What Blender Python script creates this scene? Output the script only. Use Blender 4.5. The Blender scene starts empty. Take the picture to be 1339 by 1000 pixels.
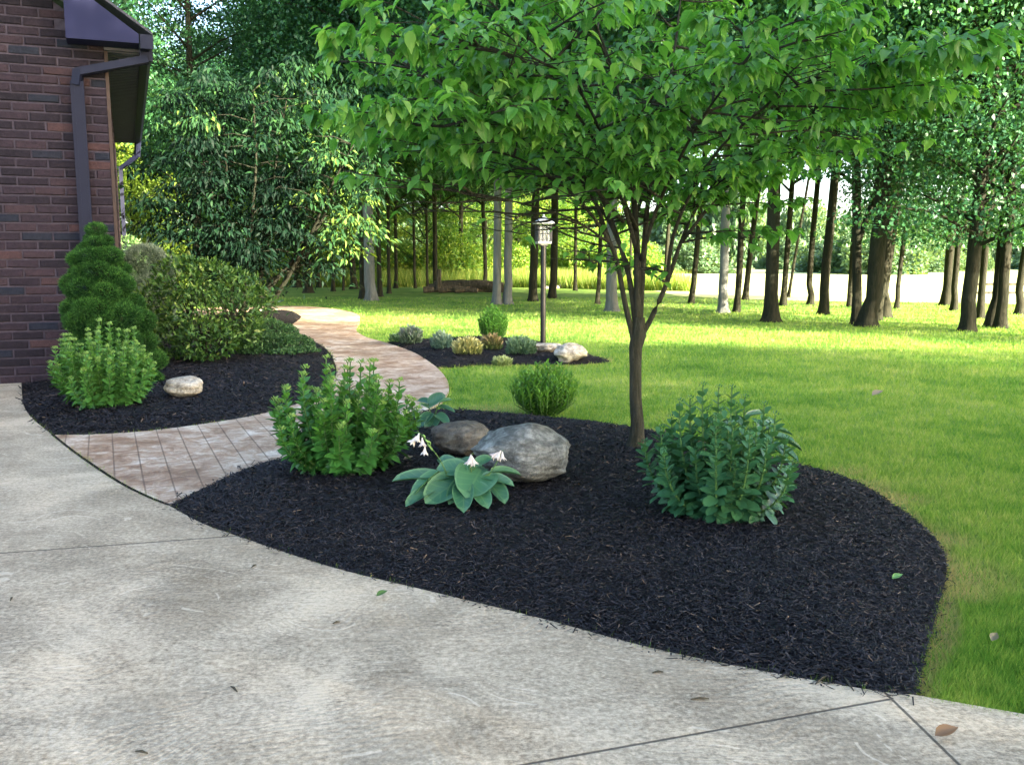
import bpy, math, random
import numpy as np
from mathutils import Vector, Matrix
from mathutils.geometry import delaunay_2d_cdt

rng = np.random.default_rng(7)
random.seed(7)
R = math.radians
S = bpy.context.scene
C = bpy.data.collections.new("place"); S.collection.children.link(C)

# ------------------------------------------------------------------ camera
CAM_H = 1.40
F = 1195.0
PITCH = math.atan(165 / F)
cam = bpy.data.cameras.new("camera"); co = bpy.data.objects.new("camera", cam); C.objects.link(co)
cam.sensor_width = 36; cam.lens = F / 1339 * 36
cam.clip_start = 0.05; cam.clip_end = 2000
co.location = (0, 0, CAM_H); co.rotation_euler = (R(90) - PITCH, 0, 0)
S.camera = co
# ------------------------------------------------------------------ light
SUN_EL, SUN_AZ = 18.0, 127.0            # azimuth clockwise from +Y (right and behind the camera)
w = bpy.data.worlds.new("World"); S.world = w; w.use_nodes = True
nt = w.node_tree; nt.nodes.clear()
sky = nt.nodes.new("ShaderNodeTexSky"); sky.sky_type = 'NISHITA'; sky.sun_disc = False
sky.sun_elevation = R(SUN_EL); sky.sun_rotation = R(SUN_AZ); sky.air_density = .8; sky.dust_density = 2.5; sky.ozone_density = .6
bg = nt.nodes.new("ShaderNodeBackground"); bg.inputs[1].default_value = 0.12
wo = nt.nodes.new("ShaderNodeOutputWorld")
nt.links.new(sky.outputs[0], bg.inputs[0]); nt.links.new(bg.outputs[0], wo.inputs[0])
sl = bpy.data.lights.new("sun", 'SUN'); sl.energy = 5.0; sl.angle = R(0.5); sl.color = (1, .89, .68)
so = bpy.data.objects.new("sun", sl); C.objects.link(so)
sd = Vector((math.sin(R(SUN_AZ)) * math.cos(R(SUN_EL)), math.cos(R(SUN_AZ)) * math.cos(R(SUN_EL)), math.sin(R(SUN_EL))))
so.rotation_euler = sd.to_track_quat('Z', 'Y').to_euler(); so.location = sd * 60
S.view_settings.view_transform = 'Standard'; S.view_settings.look = 'None'
S.view_settings.exposure = 3.25; S.view_settings.gamma = 1.0
S.cycles.max_bounces = 7; S.cycles.diffuse_bounces = 4; S.cycles.glossy_bounces = 2
S.cycles.transmission_bounces = 4; S.cycles.transparent_max_bounces = 6
S.cycles.use_denoising = True
S.cycles.sample_clamp_indirect = 6

# ------------------------------------------------------------------ pixel <-> place
cp, sp_ = math.cos(PITCH), math.sin(PITCH)
def ray(px, py):
    a, b = (px - 669.5) / F, (500 - py) / F
    return Vector((a, cp + b * sp_, -sp_ + b * cp))
def at(px, py, z=0.0):
    d = ray(px, py); t = (z - CAM_H) / d.z
    return Vector((d.x * t, d.y * t, z))
def pt(px, py, Y):
    d = ray(px, py); t = Y / d.y
    return Vector((d.x * t, Y, CAM_H + d.z * t))

# ------------------------------------------------------------------ node helpers
def newmat(name):
    m = bpy.data.materials.new(name); m.use_nodes = True
    n = m.node_tree; n.nodes.clear()
    out = n.nodes.new("ShaderNodeOutputMaterial")
    return m, n, out
def N(nt, t, **kw):
    n = nt.nodes.new("ShaderNode" + t)
    for k, v in kw.items():
        if k in n.inputs.keys(): n.inputs[k].default_value = v
        else: setattr(n, k, v)
    return n
def ramp(nt, fac, stops, interp='LINEAR'):
    r = nt.nodes.new("ShaderNodeValToRGB"); r.color_ramp.interpolation = interp
    e = r.color_ramp.elements
    while len(e) < len(stops): e.new(0.5)
    for el, (p, c) in zip(e, stops):
        el.position = p; el.color = (c[0], c[1], c[2], 1) if len(c) == 3 else c
    nt.links.new(fac, r.inputs[0]); return r.outputs[0]
def mixc(nt, fac, a, b, mode='MIX'):
    m = nt.nodes.new("ShaderNodeMix"); m.data_type = 'RGBA'; m.blend_type = mode
    for s, v in ((0, fac), (6, a), (7, b)):
        if hasattr(v, 'links'): nt.links.new(v, m.inputs[s])
        elif s == 0: m.inputs[0].default_value = v
        else: m.inputs[s].default_value = (*v, 1)
    return m.outputs[2]
def math_(nt, op, a, b=None, c=None):
    m = nt.nodes.new("ShaderNodeMath"); m.operation = op
    for i, v in enumerate((a, b, c)):
        if v is None: continue
        if hasattr(v, 'links'): nt.links.new(v, m.inputs[i])
        else: m.inputs[i].default_value = v
    return m.outputs[0]
def coords(nt, kind='Object', scale=None, rot=None):
    tc = nt.nodes.new("ShaderNodeTexCoord"); o = tc.outputs[kind]
    if scale or rot:
        mp = nt.nodes.new("ShaderNodeMapping"); nt.links.new(o, mp.inputs[0])
        if scale: mp.inputs['Scale'].default_value = scale
        if rot: mp.inputs['Rotation'].default_value = rot
        o = mp.outputs[0]
    return o
def noise(nt, vec, scale, detail=4, rough=.55, dist=0.0):
    n = N(nt, "TexNoise"); n.inputs['Scale'].default_value = scale; n.inputs['Detail'].default_value = detail
    n.inputs['Roughness'].default_value = rough; n.inputs['Distortion'].default_value = dist
    nt.links.new(vec, n.inputs['Vector']); return n.outputs[0]
def bump(nt, h, strength, dist=0.02, prev=None):
    b = nt.nodes.new("ShaderNodeBump"); b.inputs['Strength'].default_value = strength; b.inputs['Distance'].default_value = dist
    nt.links.new(h, b.inputs['Height'])
    if prev: nt.links.new(prev, b.inputs['Normal'])
    return b.outputs[0]
def pbr(nt, col, rough=.7, spec=.3, nrm=None, metal=0.0):
    p = nt.nodes.new("ShaderNodeBsdfPrincipled")
    if hasattr(col, 'links'): nt.links.new(col, p.inputs['Base Color'])
    else: p.inputs['Base Color'].default_value = (*col, 1)
    if hasattr(rough, 'links'): nt.links.new(rough, p.inputs['Roughness'])
    else: p.inputs['Roughness'].default_value = rough
    p.inputs['Specular IOR Level'].default_value = spec; p.inputs['Metallic'].default_value = metal
    if nrm: nt.links.new(nrm, p.inputs['Normal'])
    return p.outputs[0]
def attr(nt, name):
    a = nt.nodes.new("ShaderNodeAttribute"); a.attribute_name = name; return a.outputs['Fac']

def leaf_mat(name, stops, trans=.35, tcol=(1.5, 1.25, .45), rough=.45, spec=.35, vein=0.0, edge=None):
    m, n, out = newmat(name)
    t = attr(n, 'tint')
    oi = n.nodes.new("ShaderNodeObjectInfo")
    t = math_(n, 'ADD', t, math_(n, 'MULTIPLY', math_(n, 'SUBTRACT', oi.outputs['Random'], .5), .18))
    c = ramp(n, t, stops)
    if vein:
        lx = attr(n, 'lx'); ly = attr(n, 'ly')
        ax = math_(n, 'ABSOLUTE', lx)
        v = math_(n, 'SINE', math_(n, 'ADD', math_(n, 'MULTIPLY', ly, 34.0), math_(n, 'MULTIPLY', ax, -16.0)))
        v = math_(n, 'MULTIPLY', math_(n, 'GREATER_THAN', v, .82), vein * .6)
        mid = math_(n, 'MULTIPLY', math_(n, 'LESS_THAN', ax, .035), vein)
        c = mixc(n, math_(n, 'MAXIMUM', v, mid), c, (.28, .42, .16))
        if edge: c = mixc(n, math_(n, 'MULTIPLY', math_(n, 'GREATER_THAN', attr(n, 'le'), .86), .6), c, edge)
    p = pbr(n, c, rough, spec)
    tr = n.nodes.new("ShaderNodeBsdfTranslucent")
    n.links.new(mixc(n, 1.0, c, tcol, 'MULTIPLY'), tr.inputs[0])
    mx = n.nodes.new("ShaderNodeMixShader"); mx.inputs[0].default_value = trans
    n.links.new(p, mx.inputs[1]); n.links.new(tr.outputs[0], mx.inputs[2]); n.links.new(mx.outputs[0], out.inputs[0])
    return m
def simple(name, col, rough=.6, spec=.3, metal=0.0, var=0.0, scale=8, bmp=0.0, stretch=None, tint=False):
    m, n, out = newmat(name)
    v = coords(n, 'Object', stretch)
    no = noise(n, v, scale, 6, .6)
    c = ramp(n, no, [(.3, tuple(x * (1 - var) for x in col)), (.7, tuple(min(1, x * (1 + var)) for x in col))])
    n.links.new(pbr(n, c, rough, spec, bump(n, no, bmp, .02) if bmp else None, metal), out.inputs[0])
    return m

# ------------------------------------------------------------------ mesh helpers
class MB:
    def __init__(s): s.v = []; s.f = []; s.n = 0; s.t = []
    def add(s, v, f, t=.5):
        v = np.asarray(v, float).reshape(-1, 3)
        s.v.append(v); s.f += [tuple(int(i) + s.n for i in q) for q in f]; s.n += len(v)
        s.t.append(np.full(len(v), t) if np.isscalar(t) else np.asarray(t)); return s
    def box(s, lo, hi, M=None, t=.5):
        x0, y0, z0 = lo; x1, y1, z1 = hi
        v = [(x0,y0,z0),(x1,y0,z0),(x1,y1,z0),(x0,y1,z0),(x0,y0,z1),(x1,y0,z1),(x1,y1,z1),(x0,y1,z1)]
        if M is not None: v = [tuple(M @ Vector(p)) for p in v]
        return s.add(v, [(0,3,2,1),(4,5,6,7),(0,1,5,4),(1,2,6,5),(2,3,7,6),(3,0,4,7)], t)
    def prism(s, prof, y0, y1, axis='y', t=.5):
        n = len(prof)
        if axis == 'y': v = [(a, y0, b) for a, b in prof] + [(a, y1, b) for a, b in prof]
        else: v = [(a, b, y0) for a, b in prof] + [(a, b, y1) for a, b in prof]
        f = [tuple(range(n)), tuple(range(2*n-1, n-1, -1))] + [(i, i+n, (i+1)%n+n, (i+1)%n) for i in range(n)]
        return s.add(v, f, t)
    def tube(s, pts, rad, seg=6, t=.5, cap=True):
        P = [Vector(p) for p in pts]; rings = []; up = Vector((.13, .21, .97))
        for i, p in enumerate(P):
            d = (P[min(i+1, len(P)-1)] - P[max(i-1, 0)]).normalized()
            a = d.cross(up if abs(d.dot(up)) < .95 else Vector((1, 0, 0))).normalized(); b = d.cross(a)
            r = rad[i] if not np.isscalar(rad) else rad
            rings += [p + (a * math.cos(k*2*math.pi/seg) + b * math.sin(k*2*math.pi/seg)) * r for k in range(seg)]
        f = [(i*seg+k, i*seg+(k+1)%seg, (i+1)*seg+(k+1)%seg, (i+1)*seg+k) for i in range(len(P)-1) for k in range(seg)]
        if cap: f += [tuple(range(seg-1, -1, -1)), tuple((len(P)-1)*seg + k for k in range(seg))]
        return s.add([tuple(q) for q in rings], f, t)
    def build(s, name, mat, parent=None, smooth=False):
        return link(raw(name, np.concatenate(s.v), s.f, mat, {'tint': np.concatenate(s.t)}, smooth), name, parent)

def raw(name, v, f, mat, attrs=None, smooth=False):
    me = bpy.data.meshes.new(name)
    v = np.asarray(v, np.float32)
    if isinstance(f, np.ndarray):
        k = f.shape[1]; me.vertices.add(len(v)); me.vertices.foreach_set('co', v.ravel())
        me.loops.add(f.size); me.loops.foreach_set('vertex_index', f.astype(np.int32).ravel())
        me.polygons.add(len(f)); me.polygons.foreach_set('loop_start', np.arange(0, f.size, k, dtype=np.int32))
        me.polygons.foreach_set('loop_total', np.full(len(f), k, np.int32)); me.update(calc_edges=True)
    else:
        me.from_pydata([tuple(map(float, p)) for p in v], [], f); me.update()
    for k, a in (attrs or {}).items():
        at_ = me.attributes.new(k, 'FLOAT', 'POINT'); at_.data.foreach_set('value', np.asarray(a, np.float32))
    if smooth: me.polygons.foreach_set('use_smooth', np.ones(len(me.polygons), bool))
    if mat: me.materials.append(mat)
    return me
def link(me, name, parent=None):
    o = bpy.data.objects.new(name, me); C.objects.link(o)
    if parent: o.parent = parent
    return o
def tag(o, label=None, cat=None, group=None, kind=None):
    if label: o['label'] = label
    if cat: o['category'] = cat
    if group: o['group'] = group
    if kind: o['kind'] = kind
    return o
def empty(name, loc, label, cat, group=None, rz=0):
    o = bpy.data.objects.new(name, None); C.objects.link(o); o.location = loc; o.rotation_euler = (0, 0, rz)
    o.empty_display_size = .1
    return tag(o, label, cat, group)

def unit(a): return a / np.maximum(np.linalg.norm(a, axis=-1, keepdims=True), 1e-9)
def scatter(T, TF, P, D, Nn, Sz, tint, extra=None):
    """copies of template T (x lateral, y along, z normal) at P along D with normal Nn"""
    P, D, Nn = map(lambda a: np.asarray(a, float), (P, D, Nn)); n = len(P); k = len(T)
    D = unit(D); L = unit(np.cross(D, Nn)); U = np.cross(L, D)
    Sz = np.asarray(Sz, float)
    if Sz.ndim == 1: Sz = np.stack([Sz, Sz, Sz], 1)
    v = (P[:, None] + (T[None, :, 0:1] * Sz[:, None, 0:1]) * L[:, None] + (T[None, :, 1:2] * Sz[:, None, 1:2]) * D[:, None]
         + (T[None, :, 2:3] * Sz[:, None, 2:3]) * U[:, None]).reshape(-1, 3)
    f = (TF[None] + (np.arange(n) * k)[:, None, None]).reshape(-1, TF.shape[1])
    a = {'tint': np.repeat(tint, k)}
    for kk, e in (extra or {}).items(): a[kk] = np.tile(e, n)
    return v, f, a
def leaf_tpl(nu=3, nv=5, wid=.5, tip=1.0, fold=.15, droop=.25, cup=0.0, rounded=False):
    """leaf of length 1; nu columns, nv rows"""
    T = []; lx = []; ly = []; le = []
    for j in range(nv):
        s = j / (nv - 1)
        w = wid * (math.sin(math.pi * s ** .75) ** .8 if 0 < s < 1 else 0)
        if rounded: w = wid * max(0.0, 1 - (2 * s - 1) ** 2) ** .42 * (1 - .18 * s)
        elif s > .6: w *= 1 - (s - .6) * tip
        w = max(w, .015)
        for i in range(nu):
            x = (i / (nu - 1) * 2 - 1)
            T.append((x * w * .5, s, abs(x) * fold * w - droop * s * s - cup * 0 + cup * (x * x) * w * .5)); lx.append(x * w); ly.append(s); le.append(max(abs(x), s))
    Fc = [(j*nu+i, j*nu+i+1, (j+1)*nu+i+1, (j+1)*nu+i) for j in range(nv-1) for i in range(nu-1)]
    return np.array(T), np.array(Fc), {'lx': np.array(lx), 'ly': np.array(ly), 'le': np.array(le)}
RH = np.array([(0, 0, 0), (.34, .42, .06), (0, 1, -.12), (-.34, .42, .06)]); RHF = np.array([(0, 1, 2, 3)])

def pip(poly, x, y):
    inside = np.zeros(len(x), bool); n = len(poly)
    for i in range(n):
        x0, y0 = poly[i]; x1, y1 = poly[(i + 1) % n]
        if y0 == y1: continue
        c = ((y0 > y) != (y1 > y)) & (x < (x1 - x0) * (y - y0) / (y1 - y0) + x0); inside ^= c
    return inside
def edist(poly, x, y, closed=True):
    d = np.full(len(x), 1e9); n = len(poly)
    for i in range(n if closed else n - 1):
        a = np.array(poly[i]); b = np.array(poly[(i + 1) % n]); ab = b - a; L = (ab ** 2).sum()
        if L == 0: continue
        t = np.clip(((x - a[0]) * ab[0] + (y - a[1]) * ab[1]) / L, 0, 1)
        d = np.minimum(d, np.hypot(x - a[0] - t * ab[0], y - a[1] - t * ab[1]))
    return d
def smooth_line(pts, step=6):
    """Catmull-Rom through points"""
    P = [np.array(p, float) for p in pts]; P = [2*P[0]-P[1]] + P + [2*P[-1]-P[-2]]; out = []
    for i in range(1, len(P) - 2):
        for k in range(step):
            t = k / step
            out.append(tuple(.5 * ((2*P[i]) + (-P[i-1]+P[i+1])*t + (2*P[i-1]-5*P[i]+4*P[i+1]-P[i+2])*t*t + (-P[i-1]+3*P[i]-3*P[i+1]+P[i+2])*t**3)))
    out.append(tuple(P[-2])); return out
def G(pxs, step=6): return smooth_line([tuple(at(*p).xy) for p in pxs], step)

# ------------------------------------------------------------------ plan of the garden
drive_edge_a = G([(28, 502), (31, 530), (46, 550), (68, 568)])
drive_edge_b = G([(68, 568), (100, 593), (150, 627), (190, 648), (220, 660)])
drive_edge_c = G([(220, 660), (265, 684), (315, 702), (430, 740), (560, 772), (700, 806), (850, 846), (1000, 877), (1100, 895), (1157, 904), (1197, 908)])
drive_edge_d = G([(1197, 908), (1265, 920), (1339, 933), (1500, 962)])
path_up = G([(68, 568), (130, 567), (200, 562), (270, 553), (330, 543), (378, 531), (418, 515), (438, 494), (438, 474), (427, 456), (402, 441), (374, 428)])
path_up2 = G([(374, 428), (388, 420), (393, 413), (378, 406), (350, 405), (300, 408), (240, 413)])
path_low = G([(220, 660), (265, 638), (300, 621), (335, 607), (376, 597), (420, 583), (470, 566), (520, 549), (556, 536), (580, 522), (587, 507), (582, 492), (566, 476), (540, 460), (506, 448), (478, 440), (466, 431), (470, 421), (468, 411), (446, 405), (410, 401), (370, 400), (300, 401), (240, 405)])
k0 = min(range(len(path_low)), key=lambda i: np.hypot(*(np.array(path_low[i]) - np.array(at(556, 536).xy))))
bed_back = G([(556, 536), (600, 537), (650, 540), (705, 545), (780, 552), (870, 566), (960, 588), (1040, 606), (1100, 621), (1150, 645), (1200, 681), (1230, 712), (1238, 742), (1224, 800), (1208, 860), (1197, 908)])
main_bed = drive_edge_c + bed_back[::-1][1:] + path_low[:k0][::-1][:-1]
house_c = at(161, 494).xy
left_bed = drive_edge_a + path_up[1:] + path_up2[1:19] + G([(300, 409), (230, 424), (178, 446), (161, 494)])[1:] + [tuple(at(28, 501.5).xy)]
path_poly = drive_edge_b + path_low[1:] + (path_up[:-1] + path_up2)[::-1][:-1]
island = G([(505, 446), (530, 446), (560, 444), (600, 442), (640, 441), (700, 446), (750, 456), (775, 464), (797, 471), (757, 475), (700, 475), (640, 475), (600, 478), (572, 478), (550, 466), (528, 455), (505, 446)])[:-1]
far_l = [tuple(at(28, 500.5).xy)]
e_ = np.array((math.cos(R(22.6)), math.sin(R(22.6))))
wl = np.array(at(28, 500.5).xy) - e_ * 9
drive_poly = [tuple(wl)] + far_l + drive_edge_a + drive_edge_b[1:] + drive_edge_c[1:] + drive_edge_d[1:] + [(9, 2.9), (9, -14), (-14, -14)]
BEDS = [(main_bed, .10, .8), (left_bed, .09, .7), (island, .07, .6)]
def H(x, y):
    x = np.atleast_1d(np.asarray(x, float)); y = np.atleast_1d(np.asarray(y, float))
    z = np.full(len(x), -.03)
    for poly, h, fall in BEDS:
        ins = pip(poly, x, y)
        if ins.any():
            d = edist(poly, x[ins], y[ins]); s = np.clip(d / fall, 0, 1); z[ins] = -.012 + h * s * (2 - s)
    return z
def gp(px, py):
    z = 0.0
    for _ in range(4):
        p = at(px, py, z); z = float(H(p.x, p.y)[0])
    return Vector((p.x, p.y, z))

# ------------------------------------------------------------------ ground materials
def lawn_colour(n, v):
    a = noise(n, v, .55, 3, .6); b = noise(n, v, 2.6, 4, .6); c = noise(n, v, 14, 3, .6)
    s = math_(n, 'ADD', math_(n, 'MULTIPLY', a, .45), math_(n, 'ADD', math_(n, 'MULTIPLY', b, .35), math_(n, 'MULTIPLY', c, .3)))
    return s
LAWN = [(.36, (.050, .16, .018)), (.48, (.11, .25, .034)), (.60, (.23, .36, .065)), (.72, (.38, .42, .14))]
m_lawn, n, out = newmat("lawn_turf")
v = coords(n); s = lawn_colour(n, v); c = ramp(n, s, LAWN)
c = mixc(n, .2, c, (.10, .085, .03)); fine = noise(n, v, 120, 3, .7)
n.links.new(pbr(n, c, .85, .15, bump(n, fine, .6, .02)), out.inputs[0])
m_blade, n, out = newmat("grass_blade")
v = coords(n); s = lawn_colour(n, v); t = attr(n, 'tint')
s = math_(n, 'ADD', s, math_(n, 'MULTIPLY', math_(n, 'SUBTRACT', t, .5), .18))
c = ramp(n, s, LAWN); c = mixc(n, attr(n, 'dry'), c, (.44, .34, .19))
p = pbr(n, c, .6, .25); tr = N(n, "BsdfTranslucent"); n.links.new(mixc(n, 1.0, c, (1.5, 1.35, .7), 'MULTIPLY'), tr.inputs[0])
mx = N(n, "MixShader"); mx.inputs[0].default_value = .4
n.links.new(p, mx.inputs[1]); n.links.new(tr.outputs[0], mx.inputs[2]); n.links.new(mx.outputs[0], out.inputs[0])

m_field, n, out = newmat("dry_field_grass")
v = coords(n); c = ramp(n, noise(n, v, .12, 4), [(.35, (.42, .47, .20)), (.7, (.58, .60, .30))])
n.links.new(pbr(n, c, .95, .05), out.inputs[0])

m_mulch, n, out = newmat("black_mulch")
v = coords(n); a = noise(n, v, 55, 5, .75); b = noise(n, v, 2.2, 3)
c = ramp(n, a, [(.35, (.003, .0026, .003)), (.7, (.011, .009, .011))])
n.links.new(pbr(n, c, .75, .25, bump(n, a, 1.0, .02)), out.inputs[0])
m_chip, n, out = newmat("shredded_bark")
c = ramp(n, attr(n, 'tint'), [(0, (.0022, .002, .0028)), (.55, (.0062, .0054, .0078)), (.85, (.020, .017, .022)), (.975, (.045, .037, .033)), (1.0, (.14, .095, .06))])
n.links.new(pbr(n, c, .6, .35), out.inputs[0])

def line_mask(n, v, a, b, width):
    """groove along the line a-b in object xy"""
    a = np.array(a); b = np.array(b); d = (b - a) / np.linalg.norm(b - a); nrm = (-d[1], d[0])
    dot = N(n, "VectorMath", operation='DOT_PRODUCT'); n.links.new(v, dot.inputs[0]); dot.inputs[1].default_value = (nrm[0], nrm[1], 0)
    x = math_(n, 'ABSOLUTE', math_(n, 'SUBTRACT', dot.outputs['Value'], float(a @ np.array(nrm))))
    t = N(n, "MapRange"); n.links.new(x, t.inputs[0]); t.inputs[1].default_value = width * .5; t.inputs[2].default_value = width
    t.inputs[3].default_value = 1; t.inputs[4].default_value = 0
    return t.outputs[0]
m_drive, n, out = newmat("driveway_concrete")
v = coords(n)
big = noise(n, v, .55, 4, .6, .6); mid = noise(n, v, 2.3, 6, .68, .8); fin = noise(n, v, 48, 6, .8)
vs = coords(n, 'Object', (1.2, 9, 1), (0, 0, R(24))); streak = noise(n, vs, 3.2, 6, .7, 1.6)
# trowel swirls
dist = N(n, "VectorMath", operation='ADD')
nn = N(n, "TexNoise"); nn.inputs['Scale'].default_value = .9; n.links.new(v, nn.inputs['Vector'])
sc_ = N(n, "VectorMath", operation='SCALE'); n.links.new(nn.outputs['Color'], sc_.inputs[0]); sc_.inputs['Scale'].default_value = 2.2
n.links.new(v, dist.inputs[0]); n.links.new(sc_.outputs[0], dist.inputs[1])
wv = N(n, "TexWave"); wv.wave_type = 'RINGS'; wv.rings_direction = 'Z'; wv.inputs['Scale'].default_value = 9; wv.inputs['Distortion'].default_value = 5
wv.inputs['Detail'].default_value = 3; wv.inputs['Detail Scale'].default_value = 1.6; n.links.new(dist.outputs[0], wv.inputs['Vector'])
f1 = math_(n, 'ADD', math_(n, 'MULTIPLY', big, .34), math_(n, 'ADD', math_(n, 'MULTIPLY', mid, .38), math_(n, 'MULTIPLY', streak, .22)))
f1 = math_(n, 'ADD', f1, math_(n, 'MULTIPLY', math_(n, 'SUBTRACT', fin, .5), .75))
f1 = math_(n, 'ADD', f1, math_(n, 'MULTIPLY', math_(n, 'SUBTRACT', wv.outputs[1], .5), .018))
c = ramp(n, f1, [(.33, (.17, .150, .118)), (.44, (.27, .243, .197)), (.53, (.37, .338, .28)), (.64, (.52, .48, .41))])
scr = noise(n, coords(n, 'Object', (3.2, 15, 1), (0, 0, R(12))), 4.5, 8, .82, 2.4)
lait = math_(n, 'ADD', math_(n, 'MULTIPLY', scr, .55), math_(n, 'ADD', math_(n, 'MULTIPLY', noise(n, v, 1.1, 5, .65, .8), .55), math_(n, 'MULTIPLY', math_(n, 'SUBTRACT', fin, .5), .35)))
lt_ = N(n, 'MapRange'); n.links.new(lait, lt_.inputs[0]); lt_.inputs[1].default_value = .53; lt_.inputs[2].default_value = .66; lt_.inputs[3].default_value = 0; lt_.inputs[4].default_value = .62
c = mixc(n, lt_.outputs[0], c, (.68, .62, .52))
masks = [line_mask(n, v, at(0, 723).xy, at(315, 700).xy, .009)]
l2 = line_mask(n, v, at(680, 1000).xy, at(1166, 913).xy, .007)
l3 = line_mask(n, v, at(1155, 903).xy, at(1255, 1000).xy, .007)
# l2 stops where it meets l3
a3 = np.array(at(1155, 903).xy); b3 = np.array(at(1255, 1000).xy); d3 = (b3 - a3) / np.linalg.norm(b3 - a3); n3 = np.array((-d3[1], d3[0]))
if n3 @ (np.array(at(700, 950).xy) - a3) < 0: n3 = -n3
dt = N(n, "VectorMath", operation='DOT_PRODUCT'); n.links.new(v, dt.inputs[0]); dt.inputs[1].default_value = (n3[0], n3[1], 0)
l2 = math_(n, 'MULTIPLY', l2, math_(n, 'GREATER_THAN', dt.outputs['Value'], float(a3 @ n3)))
wv2 = N(n, "TexWave"); wv2.wave_type = 'RINGS'; wv2.rings_direction = 'Z'; wv2.inputs['Scale'].default_value = 2.2; wv2.inputs['Distortion'].default_value = 3.5; wv2.inputs['Detail'].default_value = 2; n.links.new(dist.outputs[0], wv2.inputs['Vector'])
arc = math_(n, 'MULTIPLY', math_(n, 'GREATER_THAN', math_(n, 'ADD', wv2.outputs[1], math_(n, 'MULTIPLY', fin, .02)), .992), math_(n, 'GREATER_THAN', noise(n, v, 1.7, 4, .7), .56))
c = mixc(n, math_(n, 'MULTIPLY', arc, .30), c, (.78, .75, .68))
c = mixc(n, 1.0, c, (1.07, .97, .83), 'MULTIPLY')
g = math_(n, 'MAXIMUM', masks[0], math_(n, 'MAXIMUM', l2, l3))
c = mixc(n, math_(n, 'MULTIPLY', g, .85), c, (.035, .03, .025))
hh = math_(n, 'SUBTRACT', math_(n, 'ADD', math_(n, 'MULTIPLY', fin, .25), math_(n, 'ADD', math_(n, 'MULTIPLY', streak, .5), math_(n, 'MULTIPLY', wv.outputs[1], .25))), math_(n, 'MULTIPLY', g, 2.0))
n.links.new(pbr(n, c, .8, .3, bump(n, hh, .35, .01)), out.inputs[0])

m_path, n, out = newmat("stamped_concrete")
v = coords(n, 'Object', None, (0, 0, R(66)))
br = N(n, "TexBrick"); n.links.new(v, br.inputs['Vector']); br.offset = .5; br.squash = 1
br.inputs['Scale'].default_value = 1.0; br.inputs['Brick Width'].default_value = .42; br.inputs['Row Height'].default_value = .165
br.inputs['Mortar Size'].default_value = .006; br.inputs['Mortar Smooth'].default_value = .3
br.inputs['Color1'].default_value = (0, 0, 0, 1); br.inputs['Color2'].default_value = (1, 1, 1, 1)
v0 = coords(n)
a = noise(n, v0, 1.6, 6, .65, .5); b = noise(n, v0, 6, 7, .78, .8)
s = math_(n, 'ADD', math_(n, 'MULTIPLY', a, .45), math_(n, 'MULTIPLY', b, .58))
c = ramp(n, s, [(.42, (.26, .15, .09)), (.49, (.40, .265, .175)), (.55, (.54, .415, .31)), (.62, (.74, .65, .54))])
sx_ = N(n, 'SeparateXYZ'); n.links.new(v0, sx_.inputs[0]); jn = math_(n, 'MULTIPLY', br.outputs['Fac'], math_(n, 'LESS_THAN', sx_.outputs[1], 8.6))
c = mixc(n, math_(n, 'MULTIPLY', jn, .6), c, (.11, .06, .04))
n.links.new(pbr(n, c, .5, .5, bump(n, math_(n, 'SUBTRACT', b, math_(n, 'MULTIPLY', jn, 1.5)), .4, .01)), out.inputs[0])

# ------------------------------------------------------------------ ground sheets
def slab(name, poly, z, depth, mat):
    pts = [Vector(p) for p in poly]; n = len(pts)
    r = delaunay_2d_cdt(pts, [(i, (i + 1) % n) for i in range(n)], [], 1, 1e-5)
    vs = [(p.x, p.y, z) for p in r[0]]; fs = [tuple(f) for f in r[2]]
    b = MB(); b.add(vs, fs)
    b.add([(p.x, p.y, z) for p in pts] + [(p.x, p.y, z - depth) for p in pts], [(i, (i+1)%n, (i+1)%n+n, i+n) for i in range(n)])
    return tag(b.build(name, mat), kind='structure')
b = MB(); b.add([(-400, -60, -.03), (400, -60, -.03), (400, 600, -.03), (-400, 600, -.03)], [(0, 1, 2, 3)])
tag(b.build("lawn", m_lawn), kind='structure')
fld = [tuple(at(x, y).xy) for x, y in ((850, 378), (885, 386), (950, 390), (1060, 393), (1180, 394), (1339, 397), (1700, 404))] + [(300, 60), (300, 500), (-20, 500), (6, 90)]
b = MB(); b.add([(x, y, -.022) for x, y in fld], [tuple(range(len(fld)))]); tag(b.build("field", m_field), kind='structure')
slab("driveway", drive_poly, 0.0, .12, m_drive)
slab("path", path_poly, -.002, .12, m_path)
E_ = [np.array(p) for p in drive_edge_b]; b = MB(); V_ = []
for i, p in enumerate(E_):
    d = E_[min(i+1, len(E_)-1)] - E_[max(i-1, 0)]; d = d / np.linalg.norm(d); q = np.array((-d[1], d[0])) * .011
    V_ += [(p[0]+q[0], p[1]+q[1], .003), (p[0]-q[0], p[1]-q[1], .003)]
b.add(V_, [(2*i, 2*i+1, 2*i+3, 2*i+2) for i in range(len(E_)-1)])
tag(b.build("path_joint", simple("joint_filler", (.02, .018, .015), .9, .1)), kind='structure')
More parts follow.
